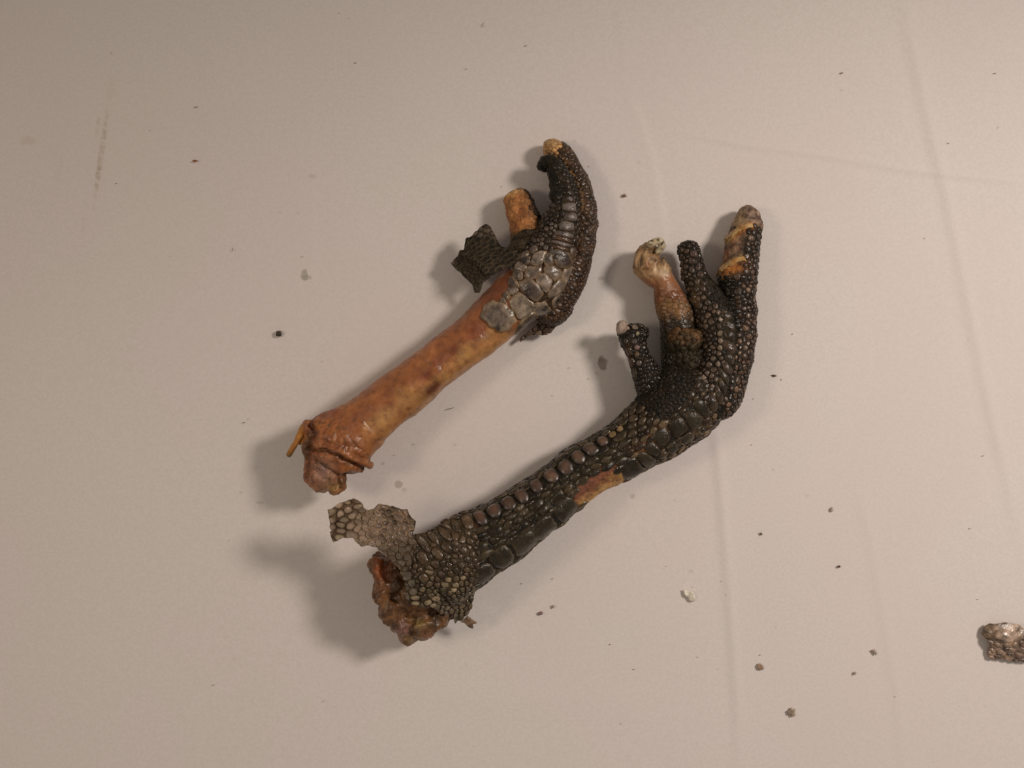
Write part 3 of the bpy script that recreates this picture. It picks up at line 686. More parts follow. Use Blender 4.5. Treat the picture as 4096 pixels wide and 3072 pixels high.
B1 = Sweep([(2526,1296,54,106,34),(2531,1332,66,115,44),(2536,1372,50,118,42),(2549,1410,46,120,42),(2566,1450,50,121,46),(2588,1500,60,120,54),(2622,1560,78,120,66),(2672,1618,92,119,80),(2710,1650,90,120,80)], thin=4, cap0=.7, cap1=.8, amp=4, freq=.02, seed=101, fine=3,
  lumps=[(2575,1330,24,8),(2500,1370,20,8),(2530,1280,22,8)])
WEB = Sweep([(2600,1545,54,126,48),(2660,1520,52,122,46),(2720,1500,60,122,48),(2780,1490,70,122,52)], amp=5, freq=.02, seed=103, fine=3, M=40)
HOOK = Sweep([(2588,984,16,130,12),(2612,972,15,138,12),(2634,963,15,140,12),(2648,978,15,134,12),(2638,1000,14,124,12),(2620,1018,10,118,10)], cap0=.9, cap1=.8, amp=3, freq=.05, seed=105, M=20, step=5)
def colB4(px, py, v):
    c = lerp(DARK, BLACK, .5+fbm(v, .03, 5)); k = py+22*nz(v, .04, 1)+.25*(px-2960)
    pale = sstep(930, 900, k); c = lerp(c, lerp((.36,.25,.18), (.14,.085,.06), .5+1.7*fbm(v, .035, 17)), pale)
    c = lerp(c, (.45,.32,.17), .8*math.exp(-(((px-2955)/26)**2+((py-885)/32)**2)))
    left = sstep(2998-(py-900)*.15, 2960-(py-900)*.15, px+14*nz(v, .05, 4))
    c = lerp(c, lerp((.30,.19,.12), (.12,.06,.035), .5+1.7*fbm(v, .04, 18)), .95*left*sstep(900, 960, k)*sstep(1100, 1060, k))
    for q, r_ in (([(2925,950),(2970,915),(3010,905)], 15), ([(2880,1100),(2930,1075),(2985,1060)], 20)): c = lerp(c, (.40,.15,.035), .95*math.exp(-(seg_dist(px, py, q)/r_)**2))
    for q, r_ in (([(2905,965),(2935,935)], 12), ([(2885,1070),(2935,1045),(2965,1025)], 9), ([(2868,1095),(2880,1110)], 9)): c = lerp(c, (.62,.42,.18), .9*math.exp(-(seg_dist(px, py, q)/r_)**2))
    c = lerp(c, (.34,.13,.04), .6*math.exp(-(((px-2893)/20)**2+((py-1020)/50)**2)))
    return lerp(c, (.02,.015,.01), max(0, 1.3*fbm(v, .06, 7))*.8)
def colB3(px, py, v):
    c = lerp(BLACK, OLIVE, .5+fbm(v, .03, 5))
    c = lerp(c, (.24,.15,.06), .85*math.exp(-(((px-2775)/22)**2+((py-1205)/42)**2)))
    c = lerp(c, (.11,.08,.04), .7*math.exp(-(((px-2815)/34)**2+((py-1130)/14)**2)))
    return lerp(c, (.14,.11,.07), .35*math.exp(-(((px-2800)/26)**2+((py-1300)/50)**2)))
def colB2(px, py, v):
    k = py+.15*(px-2600)+18*nz(v, .04, 1)
    c = lerp(lerp((.52,.34,.17), (.36,.21,.10), .5+1.3*fbm(v, .03, 9)), (.33,.145,.065), sstep(1085, 1125, k)); c = lerp(c, (.20,.075,.03), sstep(1150, 1195, k)); c = lerp(c, (.22,.12,.045), sstep(1195, 1225, k)*.8)
    c = lerp(c, (.03,.018,.009), sstep(1262, 1310, k)); e = px-(2680+(py-1060)*.42)
    c = lerp(c, BLACK, sstep(0, 16, e)*sstep(1030, 1060, py)); c = lerp(c, (.66,.56,.42), .9*math.exp(-(((px-2612)/13)**2+((py-1036)/9)**2)))
    if k < 1060: c = lerp(c, (.06,.045,.03), .9*sstep(.12, .34, fbm(v, .055, 7)-.0035*abs(py-985)+.05))
    c = lerp(c, (.62,.50,.36), .6*math.exp(-(((px-2650)/28)**2+((py-1088)/18)**2)))
    c = lerp(c, (.14,.07,.03), .8*math.exp(-(seg_dist(px, py, [(2600,1000),(2625,1012),(2640,1035),(2626,1060)])/8)**2))
    c = lerp(c, (.25,.12,.05), .7*max(0, fbm(v, .045, 21)*1.6) if py < 1110 else 0)
    return c
def colB1(px, py, v):
    c = lerp(BLACK, OLIVE, .5+fbm(v, .04, 5)); c = lerp(c, (.14,.06,.035), .6*math.exp(-(((px-2515)/20)**2+((py-1400)/26)**2)))
    return lerp(c, (.58,.52,.44), sstep(22, 8, math.hypot((px-2527)*.7, py-1284)+8*nz(v, .06, 1)))
olive = lambda px, py, v: lerp(BLACK, OLIVE, .5+fbm(v, .04, 5))
tB4 = make_obj('toe', B4.V, B4.F, M_SKIN, footB, skin_cols(B4.V, colB4), origin=P3(2950,1200,100), label='longest toe, outermost, with peeling tan and rust skin near its tip')
tB3 = make_obj('toe', B3.V, B3.F, M_SKIN, footB, skin_cols(B3.V, colB3), origin=P3(2840,1250,150), label='dark middle toe')
for i in range(len(B2.V)):
    v = B2.V[i]; px, py = pix(v); k = sstep(1120, 1080, py)
    if k: B2.V[i] = v+np.array([nz(v, .05, 1), nz(v, .05, 7), nz(v, .05, 13)])*12*k+np.array([nz(v, .11, 2), nz(v, .11, 9), nz(v, .11, 5)])*6*k
    if k: B2.V[i][2] -= 16*k*math.exp(-(seg_dist(px, py, [(2600,1000),(2625,1012),(2640,1035),(2626,1060)])/7)**2)
tB2 = make_obj('toe', B2.V, B2.F, M_FLESH, footB, skin_cols(B2.V, colB2), origin=P3(2680,1250,140), label='inner toe with a bare tan hooked tip and glossy dark base')
tB1 = make_obj('toe', B1.V, B1.F, M_SKIN, footB, skin_cols(B1.V, colB1), origin=P3(2560,1420,160), label='short black hind toe with a pale broken nail')
make_obj('skin_curl', HOOK.V, HOOK.F, M_NET, tB2, skin_cols(HOOK.V, lambda px, py, v: lerp((.55,.46,.30), (.05,.04,.03), sstep(.12, .3, fbm(v,.08,3)))), origin=P3(2630,980,200))
for q, w_ in (([(2898,962),(2915,942),(2940,926),(2966,910),(2992,902),(3012,902)], 9), ([(2882,1074),(2905,1058),(2930,1052),(2955,1036),(2975,1032),(2984,1040)], 9), ([(2866,1104),(2874,1086),(2888,1076)], 8)):
    up_ = [(x-2, y-w_) for x, y in q]; dn = [(x+2, y+w_) for x, y in q[::-1]]
    def zt(a, b, sw=Surf(B4.V, B4.F), y0=q[0][1]):
        r = sw.ray(a, b); return (r[0][2] if r is not None else 60)+6
    t_, F2, V, F = sheet(up_+dn, zt, 6, 6, 5, q[0][0])
    make_obj('peeled_skin', V, F, M_NET, tB4, skin_cols(V, lambda px, py, v: lerp((.56,.38,.17), (.40,.19,.05), .5+1.5*fbm(v,.05,2))), origin=P3(q[2][0], q[2][1], 120))
nail = Sweep([(2492,1280,12,148,20),(2489,1298,21,148,26),(2486,1318,22,144,26),(2490,1338,16,134,22)], cap0=.9, cap1=.9, amp=3, freq=.05, seed=111, M=24, step=4)
make_obj('nail', nail.V, nail.F, M_NET, tB1, skin_cols(nail.V, lambda px, py, v: lerp((.50,.40,.34), (.30,.20,.14), .5+fbm(v,.05,3))), origin=P3(2488,1310,206))
web = make_obj('web_skin', WEB.V, WEB.F, M_SKIN, footB, skin_cols(WEB.V, olive), origin=P3(2700,1510,146))
pv, pn, pf = fuse([blob(2735,1368,70,58,150,50,0,.10,3,4), blob(2750,1440,70,70,134,52,0,.12,4,4), blob(2708,1345,38,34,156,34,0,.14,5,3), blob(2775,1350,36,34,150,34,0,.12,6,3)], 6, 4)
pv = rough_up(pv, pn, 5, .03, 3, 3)
def colPad(px, py, v): return lerp(lerp((.12,.062,.024), (.045,.028,.012), .5+1.5*fbm(v, .03, 7)), (.030,.023,.011), sstep(1348, 1392, py+22*nz(v, .04, 2)-.1*(px-2740)))
pad = make_obj('toe_pad', pv, pf, M_SKIN, footB, skin_cols(pv, colPad), origin=P3(2740,1395,200))
sB4, sB3, sB2, sB1, sW, sP = Surf(B4.V, B4.F), Surf(B3.V, B3.F), Surf(B2.V, B2.F), Surf(B1.V, B1.F), Surf(WEB.V, WEB.F), Surf(pv, pf)

# shank scales: a row of domed scales above, big dark scutes below, elongated pebbles between
up = [(2411,1769,24,26),(2364,1798,31,34),(2317,1831,27,32),(2263,1871,27,34),(2205,1903,27,35),(2147,1947,26,35),(2089,1986,26,36),(2035,2015,26,38),(1977,2044,27,38),(1923,2073,26,38)]
HB = []
for i, (x, y, a, b) in enumerate(up):
    HB.append((x-1, y-2, a+3+random.uniform(-3, 3), b+5+random.uniform(-6, 6), 33+random.uniform(-9, 9), dict(h=12, pw=2.25, prof='boss', mat=M_BOSS, col=lerp((.15,.085,.052), (.10,.05,.03), i/9), rim=(.018,.011,.007))))
up2 = [(2450,1738,16,14),(2480,1716,14,13)]
for x, y, a, b in up2: HB.append((x, y, a, b, 30, dict(h=7, col=(.22,.15,.07), rim=RIM)))
lowr = [(2544,1880,56,72,36),(2586,1842,40,60,36),(2262,2050,60,62,36),(2184,2112,62,64,36),(2098,2180,60,62,36),(2014,2238,56,60,36),(1944,2296,50,56,36)]
for x, y, a, b, d in lowr: HB.append((x, y, a, b, d, dict(h=8, col=(.026,.020,.011), rim=(.060,.042,.022), pw=3.6, js=.3)))
big2 = [(2655,1752,44,42,30),(2716,1712,46,46,30),(2776,1676,44,42,35),(2806,1632,30,44,50),(2610,1800,30,40,45),(2690,1790,26,38,40),(2750,1750,28,32,40)]
for x, y, a, b, d in big2: HB.append((x, y, a, b, d, dict(h=8, col=(.030,.024,.013), rim=(.08,.05,.028), pw=3, js=.3)))
hs = hands(sB, HB)
dsh = (.8, -.6)
def fB(px, py, p, n):
    if bare(px, py): return None
    i = int(np.argmin(((shB.C-p)**2).sum(1))); off = np.dot(p-shB.C[i], shB.side[i])/shB.hw[i]; d = (shB.tg[i][0], -shB.tg[i][1])
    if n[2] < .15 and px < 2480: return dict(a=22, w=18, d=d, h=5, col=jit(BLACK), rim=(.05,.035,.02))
    if px > 2480 and (py-1536)*.7+(2556-px)*.35 < 60 and off > .1: return dict(a=8.5, h=3.0, mat=M_SKIN, col=jit(lerp(BLACK, DARK, random.random())), rim=(.024,.018,.010))
    if px > 2500: return dict(a=17+5*random.random(), w=12, d=(.75,-.6), h=7, col=jit(lerp(DARK, (.12,.08,.045), random.random()**2)), rim=(.10,.065,.028))
    return dict(a=22+6*random.random(), w=11.5, d=d, h=6.5, col=jit(lerp(BLACK, (.06,.042,.022), random.random())), rim=(.10,.072,.032))
COLLAR = [(1532,2212),(1560,2226),(1582,2250),(1602,2280),(1618,2325),(1624,2365),(1622,2388),(1642,2412),(1678,2428),(1720,2424),(1748,2440),(1764,2452),(1790,2456),(1815,2446),(1818,2488),(1840,2480),(1870,2458),(1886,2430),(1894,2380),(1914,2290),(1918,2200),(1905,2120),(1890,2062),(1862,2052),(1852,2062),(1836,2068),(1800,2076),(1765,2096),(1738,2112),(1712,2124),(1690,2134),(1662,2140),(1642,2143)]
def fB_(px, py, p, n):
    if inpoly(px, py, COLLAR) and n[2] > .3: return None
    return fB(px, py, p, n)
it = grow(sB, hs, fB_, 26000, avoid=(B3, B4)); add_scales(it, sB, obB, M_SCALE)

def along(sw, p):
    i = int(np.argmin(((sw.C-p)**2).sum(1))); return i, np.dot(p-sw.C[i], sw.side[i])/sw.hw[i], (sw.tg[i][0], -sw.tg[i][1]), (sw.side[i][0], -sw.side[i][1])
# toe B3: ridge of broad scutes down its outer edge, with a bead row beside it
r3 = [(2896,1262,34,26,65),(2912,1300,36,24,80),(2918,1342,34,26,88),(2918,1388,36,26,92),(2914,1432,36,24,98),(2904,1470,38,22,104),(2896,1506,40,20,108),(2886,1540,44,20,112),(2872,1572,48,22,118),(2850,1604,50,24,124),(2818,1640,50,26,130)]
h3 = [(x, y, b, a, 90+0*d-0 if False else d-90, dict(h=9, col=(.04,.028,.018), rim=(.13,.085,.045), pw=3)) for x, y, a, b, d in r3]
h3 = [(x, y, a, b, {0:155}.get(0)-(i*6)+0, o) for i, (x, y, b, a, d, o) in enumerate(h3)]
beads = [(2875,1252),(2884,1278),(2878,1306),(2880,1334),(2882,1364),(2880,1392),(2876,1418),(2886,1434),(2852,1436),(2874,1456),(2892,1450),(2844,1502),(2866,1520),(2850,1548),(2830,1496),(2815,1510),(2806,1540),(2824,1560),(2790,1570),(2836,1460)]
h3 += [(x, y, 11+3*random.random(), 12+3*random.random(), 40, dict(h=8, col=lerp((.10,.07,.05), (.30,.24,.17), random.random()**2), rim=(.07,.045,.025))) for x, y in beads]
t3 = [(2776,1018,20,20),(2770,1046,22,17),(2792,1070,26,18),(2768,1078,18,14),(2775,962,14,20),(2800,1095,18,16)]
h3 += [(x, y, a, b, 100, dict(h=7, col=(.07,.045,.035), rim=(.04,.025,.018))) for x, y, a, b in t3]
h3 += [(2762,958,8,16,80,dict(h=6,col=(.42,.34,.26),rim=(.2,.14,.1))),(2790,965,9,13,110,dict(h=6,col=(.4,.32,.25),rim=(.2,.14,.1)))]
hs = hands(sB3, h3)
def fB3(px, py, p, n):
    i, off, d, sd = along(B3, p)
    if off*1 > .15 if B3.tg[0][1] < 0 else off < -.15:
        return dict(a=10, w=8.5, d=d, h=3, mat=M_SKIN, col=jit(lerp(BLACK, OLIVE, random.random())), rim=(.018,.013,.007)) if py > 1100 else dict(a=11, h=4, col=jit(DARK), rim=(.03,.02,.01))
    return dict(a=11, h=4.6, col=jit(lerp(DARK, (.13,.085,.055), random.random()**2)), rim=(.04,.026,.014))
it = grow(sB3, hs, fB3, 14000, avoid=(shB,)); add_scales(it, sB3, tB3, M_SCALE)
def fB4(px, py, p, n):
    i, off, d, sd = along(B4, p); c = colB4(px, py, p)
    if py < 1110 and px < 3000-.1*(py-900): return dict(a=9, h=3.5, col=jit(lerp(c, (.34,.25,.18), .35)), rim=tuple(x*.7 for x in c)) if False else None
    if py < 905: return None
    if px > 2948 or py > 1330: return dict(a=9.5+4*random.random(), h=4.8, col=jit(lerp(DARK, (.15,.09,.055), random.random()**2)), rim=(.035,.021,.011))
    return dict(a=15, w=8, d=sd, h=4, col=jit(BLACK), rim=(.045,.033,.018))
it = grow(sB4, [], fB4, 14000, avoid=(B3, shB)); add_scales(it, sB4, tB4, M_SCALE)
def fB2(px, py, p, n):
    c = colB2(px, py, p)
    if py < 1175: return None
    if py > 1330: return dict(a=11, h=3.5, col=jit(lerp(BLACK, OLIVE, random.random())), rim=(.02,.015,.008))
    return dict(a=13, w=9.5, d=(1,.2), h=2.6, col=jit(c, .15), rim=tuple(x*.6 for x in c))
it = grow(sB2, [], fB2, 8000, avoid=(B3,), gap=.97); add_scales(it, sB2, tB2, M_FLESH)
hs = hands(sB1, [(2548,1391,12,13,80,dict(col=(.13,.09,.08))),(2547,1418,11,20,0,dict(col=(.09,.055,.03))),(2555,1452,14,13,0,dict(col=(.12,.09,.08))),(2536,1366,15,13,0,dict(col=(.10,.08,.07))),(2512,1315,8,9,0,dict(col=(.38,.3,.24))),(2540,1310,14,14,0,dict(col=(.3,.24,.17))),(2550,1335,8,9,0,dict(col=(.3,.27,.18))),(2560,1300,18,22,60,dict(col=(.05,.04,.025))),(2496,1368,22,26,30,dict(col=(.03,.022,.014))),(2516,1406,18,26,15,dict(col=(.07,.035,.02))),(2526,1448,18,28,15,dict(col=(.06,.035,.02))),(2540,1490,16,26,15,dict(col=(.05,.032,.02)))], h=7, rim=(.05,.035,.02), col=DARK)
it = grow(sB1, hs, lambda px, py, p, n: None if py < 1296 else dict(a=10, h=4, col=jit(lerp(BLACK, DARK, random.random())), rim=(.028,.02,.011)), 9000, avoid=(shB,)); add_scales(it, sB1, tB1, M_SCALE)
it = grow(sW, [], lambda px, py, p, n: dict(a=10, w=7.5, d=(1,.1), h=3.2, col=jit(lerp(BLACK, OLIVE, random.random())), rim=(.018,.013,.007)), 6000, avoid=(shB, B3, B1)); add_scales(it, sW, web, M_SKIN)
it = grow(sP, [], lambda px, py, p, n: dict(a=14, h=5, col=jit(colPad(px, py, p)), rim=tuple(q*.5 for q in colPad(px, py, p))), 3000); add_scales(it, sP, pad, M_SKIN)

# torn joint at the cut end of foot B
parts = [blob(1516,2268,32,54,240,70,.1,.2,1), blob(1536,2350,42,66,220,90,-.1,.18,2), blob(1568,2430,54,62,200,96,.2,.16,3), blob(1616,2490,56,50,170,88,.2,.14,4), blob(1636,2536,42,38,150,66,0,.14,5),
         blob(1700,2490,64,62,160,86,0,.16,6), blob(1758,2456,48,50,150,76,.4,.18,7), blob(1660,2380,90,86,190,100,0,.1,8), blob(1590,2320,64,70,200,92,0,.1,9), blob(1690,2536,42,24,110,38,0,.2,10), blob(1798,2455,24,28,130,44,0,.2,11), blob(1676,2500,24,18,238,24,.3,.1,15), blob(1580,2268,52,50,215,76,.4,.15,16)]
V, N, F = fuse(parts, 6, 2); V = rough_up(V, N, 9, .021, 12, 6)
for i in range(len(V)):
    px, py = pix(V[i]); V[i] -= N[i]*(8*math.exp(-(((px-1572)/34)**2+((py-2330)/70)**2))+14*math.exp(-(((px-1640)/40)**2+((py-2440)/22)**2)))
V[:, 2] = np.maximum(V[:, 2], 1)
def colBe(px, py, v):
    c = lerp((.22,.105,.04), (.12,.055,.022), .5+1.3*fbm(v, .03, 4))
    c = lerp(c, (.34,.085,.022), .85*math.exp(-(((px-1518)/26)**2+((py-2270)/56)**2)))
    c = lerp(c, (.20,.05,.018), .7*math.exp(-(((px-1550)/20)**2+((py-2300)/60)**2)))
    c = lerp(c, (.06,.032,.015), .75*math.exp(-(((px-1584)/26)**2+((py-2345)/66)**2)))
    c = lerp(c, (.32,.19,.07), .8*math.exp(-(((px-1640)/60)**2+((py-2558)/16)**2)))
    c = lerp(c, (.24,.12,.11), .8*math.exp(-(((px-1610)/28)**2+((py-2520)/28)**2)))
    c = lerp(c, (.36,.27,.11), .85*math.exp(-(((px-1675)/20)**2+((py-2495)/16)**2)))
    c = lerp(c, (.05,.035,.02), .7*math.exp(-(((px-1745)/34)**2+((py-2470)/40)**2)))
    c = lerp(c, (.36,.12,.035), .7*math.exp(-(((px-1712)/18)**2+((py-2545)/14)**2)))
    return lerp(c, (.07,.035,.015), max(0, .9*fbm(v, .045, 12)))
make_obj('joint_end', V, F, M_MEAT, footB, skin_cols(V, colBe), origin=P3(1640,2420,80))
# dark scaly collar over the joint
def shank_top(px, py):
    r = sB.ray(px, py); return r[0][2] if r is not None else 0
cz = rbf([(1532,2212,345),(1642,2143,330),(1602,2280,345),(1622,2388,320),(1720,2424,285),(1764,2452,240),(1818,2485,170),(1870,2458,180),(1894,2380,220),(1914,2290,275),(1918,2200,300),(1890,2062,255),(1800,2076,275),(1712,2124,310),(1760,2250,340),(1700,2330,335),(1830,2180,330),(1800,2380,280)])
def zcol(px, py):
    e = sstep(1925, 1860, px); return max(cz(px, py), shank_top(px, py)+2+8*e)+5*nz((px, py, 0), .02, 3)
t_, F2, V, F = sheet(COLLAR, zcol, 11, 8, 5, 9)
cl = make_obj('scaly_collar', V, F, M_SKIN, footB, skin_cols(V, lambda px, py, v: (.06,.042,.022)), origin=P3(1750,2250,280))
sf = Surf(t_, F2, True)
H1 = [(1868,2086,24,44,-58+90),(1822,2112,20,44,30),(1780,2136,44,16,-50),(1734,2150,48,16,-50),(1690,2172,52,17,-52),(1824,2140,20,30,20),(1784,2188,36,17,-45),(1748,2215,34,18,-42),(1690,2234,34,22,-55),(1848,2158,18,20,0),(1718,2278,24,18,-35),(1694,2312,22,20,-50),(1740,2258,22,18,-40),(1890,2216,14,15,0),(1780,2078+20,40,15,-35)]
hs = hands(sf, [(x, y, a, b, d, dict(h=8, col=(.085,.055,.03), rim=(.035,.022,.012))) for x, y, a, b, d in H1], pw=2.5)
hs += hands(sf, [(x, y, a, b, d, dict(h=8, col=(.27,.21,.13), rim=(.09,.06,.03))) for x, y, a, b, d in [(1661,2390,20,11,-10),(1662,2412,18,10,-10),(1743,2394,20,15,-10),(1712,2408,18,12,0),(1732,2420,16,11,0),(1718,2280,20,16,-30),(1780,2338,17,11,-20),(1822,2340,14,12,10),(1792,2318,14,11,0),(1815,2358,13,10,0),(1852,2310,13,11,0)]])
def fC(px, py, p, n):
    pale = sstep(1660, 1600, px-(py-2250)*.25)
    if pale > .5: return dict(a=16.5, h=3.6, col=jit((.155,.13,.10), .15), rim=(.10,.075,.045), prof='net')
    lw = sstep(2280, 2380, py)
    return dict(a=15 if py < 2280 else 12.5, w=12 if py < 2280 else 11, d=(.75,.6), h=6.5, col=jit(lerp((.075,.05,.028), (.13,.10,.055), lw*random.random())), rim=(.035,.024,.012))
it = grow(sf, hs, fC, 9000, -1); add_scales(it, sf, cl, M_SCALE)
# pale shed skin curling up off the collar
FLAP = [(1320,2037),(1340,2026),(1358,2020),(1391,2009),(1430,2001),(1444,2012),(1450,2024),(1462,2038),(1482,2042),(1488,2032),(1506,2020),(1526,2012),(1548,2022),(1562,2028),(1600,2030),(1630,2034),(1640,2062),(1656,2084),(1660,2112),(1650,2132),(1640,2146),(1662,2160),(1660,2200),(1640,2260),(1610,2300),(1594,2275),(1578,2250),(1558,2226),(1532,2208),(1520,2190),(1500,2182),(1466,2190),(1442,2182),(1430,2164),(1408,2142),(1392,2148),(1366,2148),(1350,2156),(1336,2162),(1330,2144),(1326,2120),(1322,2092),(1318,2075)]
fz = rbf([(1320,2040,372),(1335,2150,322),(1430,2003,392),(1450,2090,340),(1526,2014,350),(1560,2100,345),(1640,2050,352),(1658,2110,345),(1500,2182,345),(1540,2215,352),(1610,2300,352),(1660,2180,350),(1600,2200,354)])
t_, F2, V, F = sheet(FLAP, lambda a, b: fz(a, b)+16*nz((a, b, 0), .013, 8)+6*nz((a, b, 0), .035, 3), 7, 6, 17, 10)
pf_ = make_obj('loose_skin', V, F, M_NET, footB, skin_cols(V, lambda px, py, v: lerp(lerp((.30,.21,.135), (.16,.10,.055), sstep(1460,1400,px)), (.09,.062,.036), sstep(2150, 2230, py+.2*(px-1500)))), origin=P3(1500,2110,345), label='pale translucent net-patterned skin curling off the cut end')
sf = Surf(t_, F2, True)
def fFl(px, py, p, n):
    dk = sstep(2150, 2220, py+.2*(px-1500)); lf = sstep(1490, 1390, px+.3*(py-2080)+50*nz(p, .03, 4))
    base = lerp(lerp((.25,.18,.135), (.40,.30,.215), lf), (.115,.092,.066), dk)
    hol = (1-lf)*(1-dk)*sstep(1480, 1560, px)
    rim = lerp((.38,.27,.175), (.11,.068,.034), max(lf, dk))
    return dict(a=19+5*random.random() if lf > .5 else 14+3*random.random(), w=15 if lf > .5 else 13, d=(1, random.random()-.5), h=6.0, col=jit(lerp(base, (.07,.045,.03), hol*random.random()), .2), rim=jit(rim, .1), prof='cup' if hol > .4 else 'net')
it = grow(sf, [], fFl, 9000, -1, gap=.95, tight=.72, lim=1.8); add_scales(it, sf, pf_, M_NET)
# strip of skin sticking out behind the collar
t_, F2, V, F = sheet([(1842,2488),(1872,2464),(1888,2478),(1904,2488),(1906,2494),(1894,2498),(1892,2514),(1876,2510),(1862,2496)], rbf([(1850,2485,120),(1880,2470,118),(1905,2492,110),(1890,2512,96)]), 7, 5, 3, 3)
make_obj('skin_strip', V, F, M_SCALE, footB, skin_cols(V, lambda px, py, v: lerp((.14,.08,.05), (.30,.2,.12), .5+fbm(v,.05,2))), origin=P3(1875,2488,60))
for (x, y, a, dg) in [(1852,2050,22,12),(1816,2066,20,25),(1776,2084,18,28),(1688,2139,20,6),(1655,2147,12,0)]:
    t_, F2, V, F = sheet([(x+a*math.cos(t)*math.cos(math.radians(dg))+a*.34*math.sin(t)*math.sin(math.radians(dg)), y-a*math.cos(t)*math.sin(math.radians(dg))+a*.34*math.sin(t)*math.cos(math.radians(dg))) for t in np.arange(12)*math.pi/6], lambda px, py: 262+.1*(px-x), 7, 5, 1.5, x)
    make_obj('lifted_scale', V, F, M_SCALE, footB, skin_cols(V, lambda px, py, v: (.085,.055,.035)), origin=P3(x, y, 236))

# ================================================================== scraps lying on the cloth
def flake(name, label, cat, poly, z, col, mat=None, group=None, amp=4, thick=3):
    t_, F2, V, F = sheet(poly, lambda a, b: z+amp*nz((a, b, 0), .06, a*.01), 6, thick, 1.5, poly[0][0])
    o = make_obj(name, V, F, mat or M_BIT, None, skin_cols(V, lambda px, py, v: lerp(col, tuple(c*.72 for c in col), .5+1.2*fbm(v, .05, 3))), origin=P3(*poly[0], 0))
    o['label'] = label; o['category'] = cat
    g_ = group or {'crumb': 'crumbs scattered on the cloth', 'skin flake': 'skin flakes scattered on the cloth'}.get(cat)
    if g_: o['group'] = g_
    return o
# shed horny scale cut by the right edge of the frame
shed = thing('shed_scale', 'thick glossy pale brown shed scale at the far right edge of the cloth', 'shed scale', 4040, 2540)
PL = [(3928,2534),(3942,2508),(3958,2495),(3990,2496),(4020,2490),(4060,2498),(4082,2502),(4100,2522),(4150,2530),(4190,2560),(4180,2625),(4120,2645),(4060,2644),(4020,2642),(4006,2634),(3996,2632),(3975,2638),(3958,2632),(3952,2618),(3954,2600),(3966,2586),(3952,2562)]
zz = rbf([(3928,2534,18),(3960,2500,28),(4020,2494,36),(4090,2510,34),(4020,2550,62),(3980,2545,52),(3960,2600,16),(3960,2630,12),(4060,2642,16),(4100,2600,46),(4190,2560,40),(4180,2620,20)])
t_, F2, V, F = sheet(PL, zz, 7, 8, 3, 3)
def colS(px, py, v):
    c = lerp((.42,.31,.24), (.30,.2,.13), .5+1.2*fbm(v, .03, 3)); c = lerp(c, (.20,.13,.06), .8*sstep(3975, 3945, px)); c = lerp(c, (.10,.05,.022), .85*sstep(4060, 4090, px+.6*(py-2560)))
    return lerp(c, (.24,.17,.14), .8*sstep(2575, 2600, py))
make_obj('horny_plate', V, F, M_PLATE, shed, skin_cols(V, colS), origin=P3(4030,2560,30))
sf = Surf(t_, F2, True); hs = hands(sf, [(4020,2545,52,32,-10,dict(col=(.46,.34,.27), h=12, rim=(.36,.27,.16)))], pw=2.3)
it = grow(sf, hs, lambda px, py, p, n: dict(a=18, w=9, d=(.9,.4), h=5, col=jit((.26,.18,.13)), rim=(.15,.1,.07)) if py > 2575 else None, 900, -1); add_scales(it, sf, shed.children[0], M_PLATE, name='raised_boss', small='ridges')

flake('clear_flake', 'clear papery flake with a bright crease, to the right below the larger foot', 'skin flake', [(2730,2360),(2752,2362),(2772,2368),(2782,2385),(2778,2405),(2766,2408),(2745,2388)], 10, (.86,.80,.70), M_NET, amp=7)
flake('skin_flake', 'small grey-brown star-shaped flake near the bottom edge', 'skin flake', [(3150,2845),(3160,2838),(3166,2830),(3172,2838),(3180,2838),(3178,2852),(3182,2864),(3168,2870),(3160,2860),(3150,2860)], 8, (.40,.31,.24))
flake('skin_flake', 'brown wedge-shaped flake above the star-shaped flake', 'skin flake', [(3028,2668),(3034,2654),(3044,2656),(3056,2672),(3050,2680),(3034,2680)], 8, (.40,.27,.19))
flake('skin_flake', 'dull grey-brown flake left of and above the shed horny scale, with a pointed end', 'skin flake', [(3484,2602),(3498,2598),(3508,2612),(3504,2622),(3492,2612)], 7, (.38,.30,.25))
flake('skin_flake', 'tiny pale tan flake right of the wedge-shaped flake', 'skin flake', [(3412,2690),(3422,2688),(3426,2696),(3416,2702)], 6, (.42,.32,.25))
flake('crumb', 'dark square crumb lying left of the peeled shank', 'crumb', [(1105,1324),(1120,1322),(1126,1334),(1122,1346),(1104,1344)], 14, (.06,.045,.025), amp=8, thick=10)
flake('crumb', 'bright orange-brown sliver in the upper left of the cloth', 'crumb', [(768,642),(776,638),(790,641),(784,646),(772,646)], 8, (.45,.14,.03), thick=5)
flake('crumb', 'reddish crumb above the upper toe of the larger foot', 'crumb', [(2488,784),(2496,774),(2502,778),(2507,786),(2496,788)], 7, (.26,.15,.10), thick=5)
flake('crumb', 'dark brown sliver to the right of the outermost toe', 'crumb', [(3086,1500),(3098,1498),(3110,1504),(3098,1508)], 6, (.14,.08,.05), thick=4)
flake('crumb', 'purplish triangular crumb below the shank of the larger foot', 'crumb', [(2150,2452),(2164,2446),(2172,2450),(2168,2460),(2154,2460)], 7, (.28,.16,.15), thick=4)
flake('crumb', 'small dark red crumb in the lower right of the cloth', 'crumb', [(3352,2264),(3358,2261),(3363,2266),(3358,2272),(3353,2270)], 8, (.16,.05,.04), thick=5)
flake('crumb', 'narrow dark crumb right of the bare patch on the larger shank', 'crumb', [(3040,2130),(3046,2132),(3050,2140),(3044,2142)], 7, (.16,.12,.1), thick=5)
flake('crumb', 'pinkish crumb on the cloth to the right of the larger shank', 'crumb', [(3322,2032),(3330,2028),(3332,2044),(3326,2050),(3320,2042)], 6, (.42,.33,.28), thick=3)
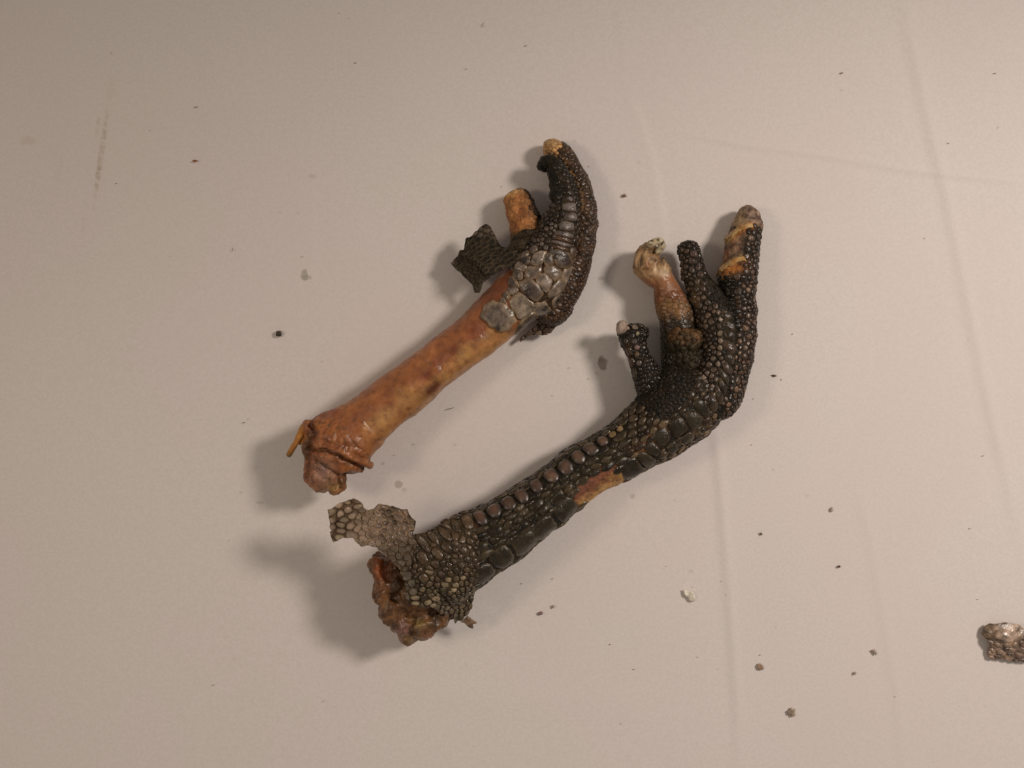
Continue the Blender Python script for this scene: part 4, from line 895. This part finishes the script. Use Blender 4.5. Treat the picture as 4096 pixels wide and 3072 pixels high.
flake('crumb', 'pale grey bead-like crumb just right of the purplish triangular crumb', 'crumb', [(2208,2422),(2216,2420),(2220,2428),(2214,2434),(2208,2430)], 8, (.5,.44,.38), thick=5)
# uncountable dust specks
VV, FF, CC = [], [], []
known = [(2006,746),(2356,665),(783,428),(600,522),(2353,1515),(1368,1776),(1578,1820),(1655,1777),(935,1000),(680,1025),(1864,276),(1354,52),(976,1690),(3980,293),(3877,1357),(2275,1472),(3368,292),(3170,1336),(3125,1519),(3006,1780),(2088,2254+80),(2535,2678),(2790,2628),(2874,2676),(2484,2895),(3040,2620),(2210,1582),(1295,2805),(2665,2266),(2700,2000),(3013,1595),(3580,2787),(2770,2348),(2440,2578),(853,2740),(1480,2545),(2885,2325),(2210,2315),(1990,1995),(520,330),(2102,183),(3880,2114)]
pts = [(x, y, 1.5+1.5*random.random()) for x, y in known]+[(random.uniform(0, 4096), random.uniform(0, 3072), random.choice([1.2, 1.5, 1.8, 2.4])) for _ in range(18)]
for x, y, r in pts:
    b = len(VV); c = P3(x, y, 1.5); k = random.random()*3.14; st = random.choice([1, 1, 1.6, 2.6])
    for q in range(5):
        a = k+q*1.2566; e = r*(.7+.6*random.random()); VV.append(c+[math.cos(a)*e*st, math.sin(a)*e, 0]); CC.append(random.choice([(.28,.23,.19), (.4,.34,.28), (.3,.17,.13), (.46,.40,.35)]) if q == 0 else CC[-1])
    VV.append(c+[0, 0, r*.8]); CC.append(CC[-1]); FF += [(b+q, b+(q+1) % 5, b+5) for q in range(5)]
make_obj('dust_specks', VV, FF, M_BIT, None, CC, origin=P3(2048,1536,0), kind='stuff')
# a loose hair or two
for pts_ in ([(1780,1640,4),(1800,1634,8),(1820,1630,5)], [(1935,88,3),(1930,100,4),(1933,112,3)], [(928,1006,3),(930,996,5),(929,990,3)]):
    h_ = Sweep([(x, y, .9, z, .9) for x, y, z in pts_], amp=0, fine=0, M=5, step=6)
    o = make_obj('hair', h_.V, h_.F, M_BIT, None, [(.07,.05,.04)]*len(h_.V), origin=P3(*pts_[0][:2], 0))
    o['label'] = {1780: 'fine dark hair beside the lower edge of the peeled shank', 1935: 'short hair at the top edge of the cloth', 928: 'tiny upright dark hair left of the peeled shank'}[pts_[0][0]]; o['category'] = 'hair'; o['group'] = 'stray hairs on the cloth'
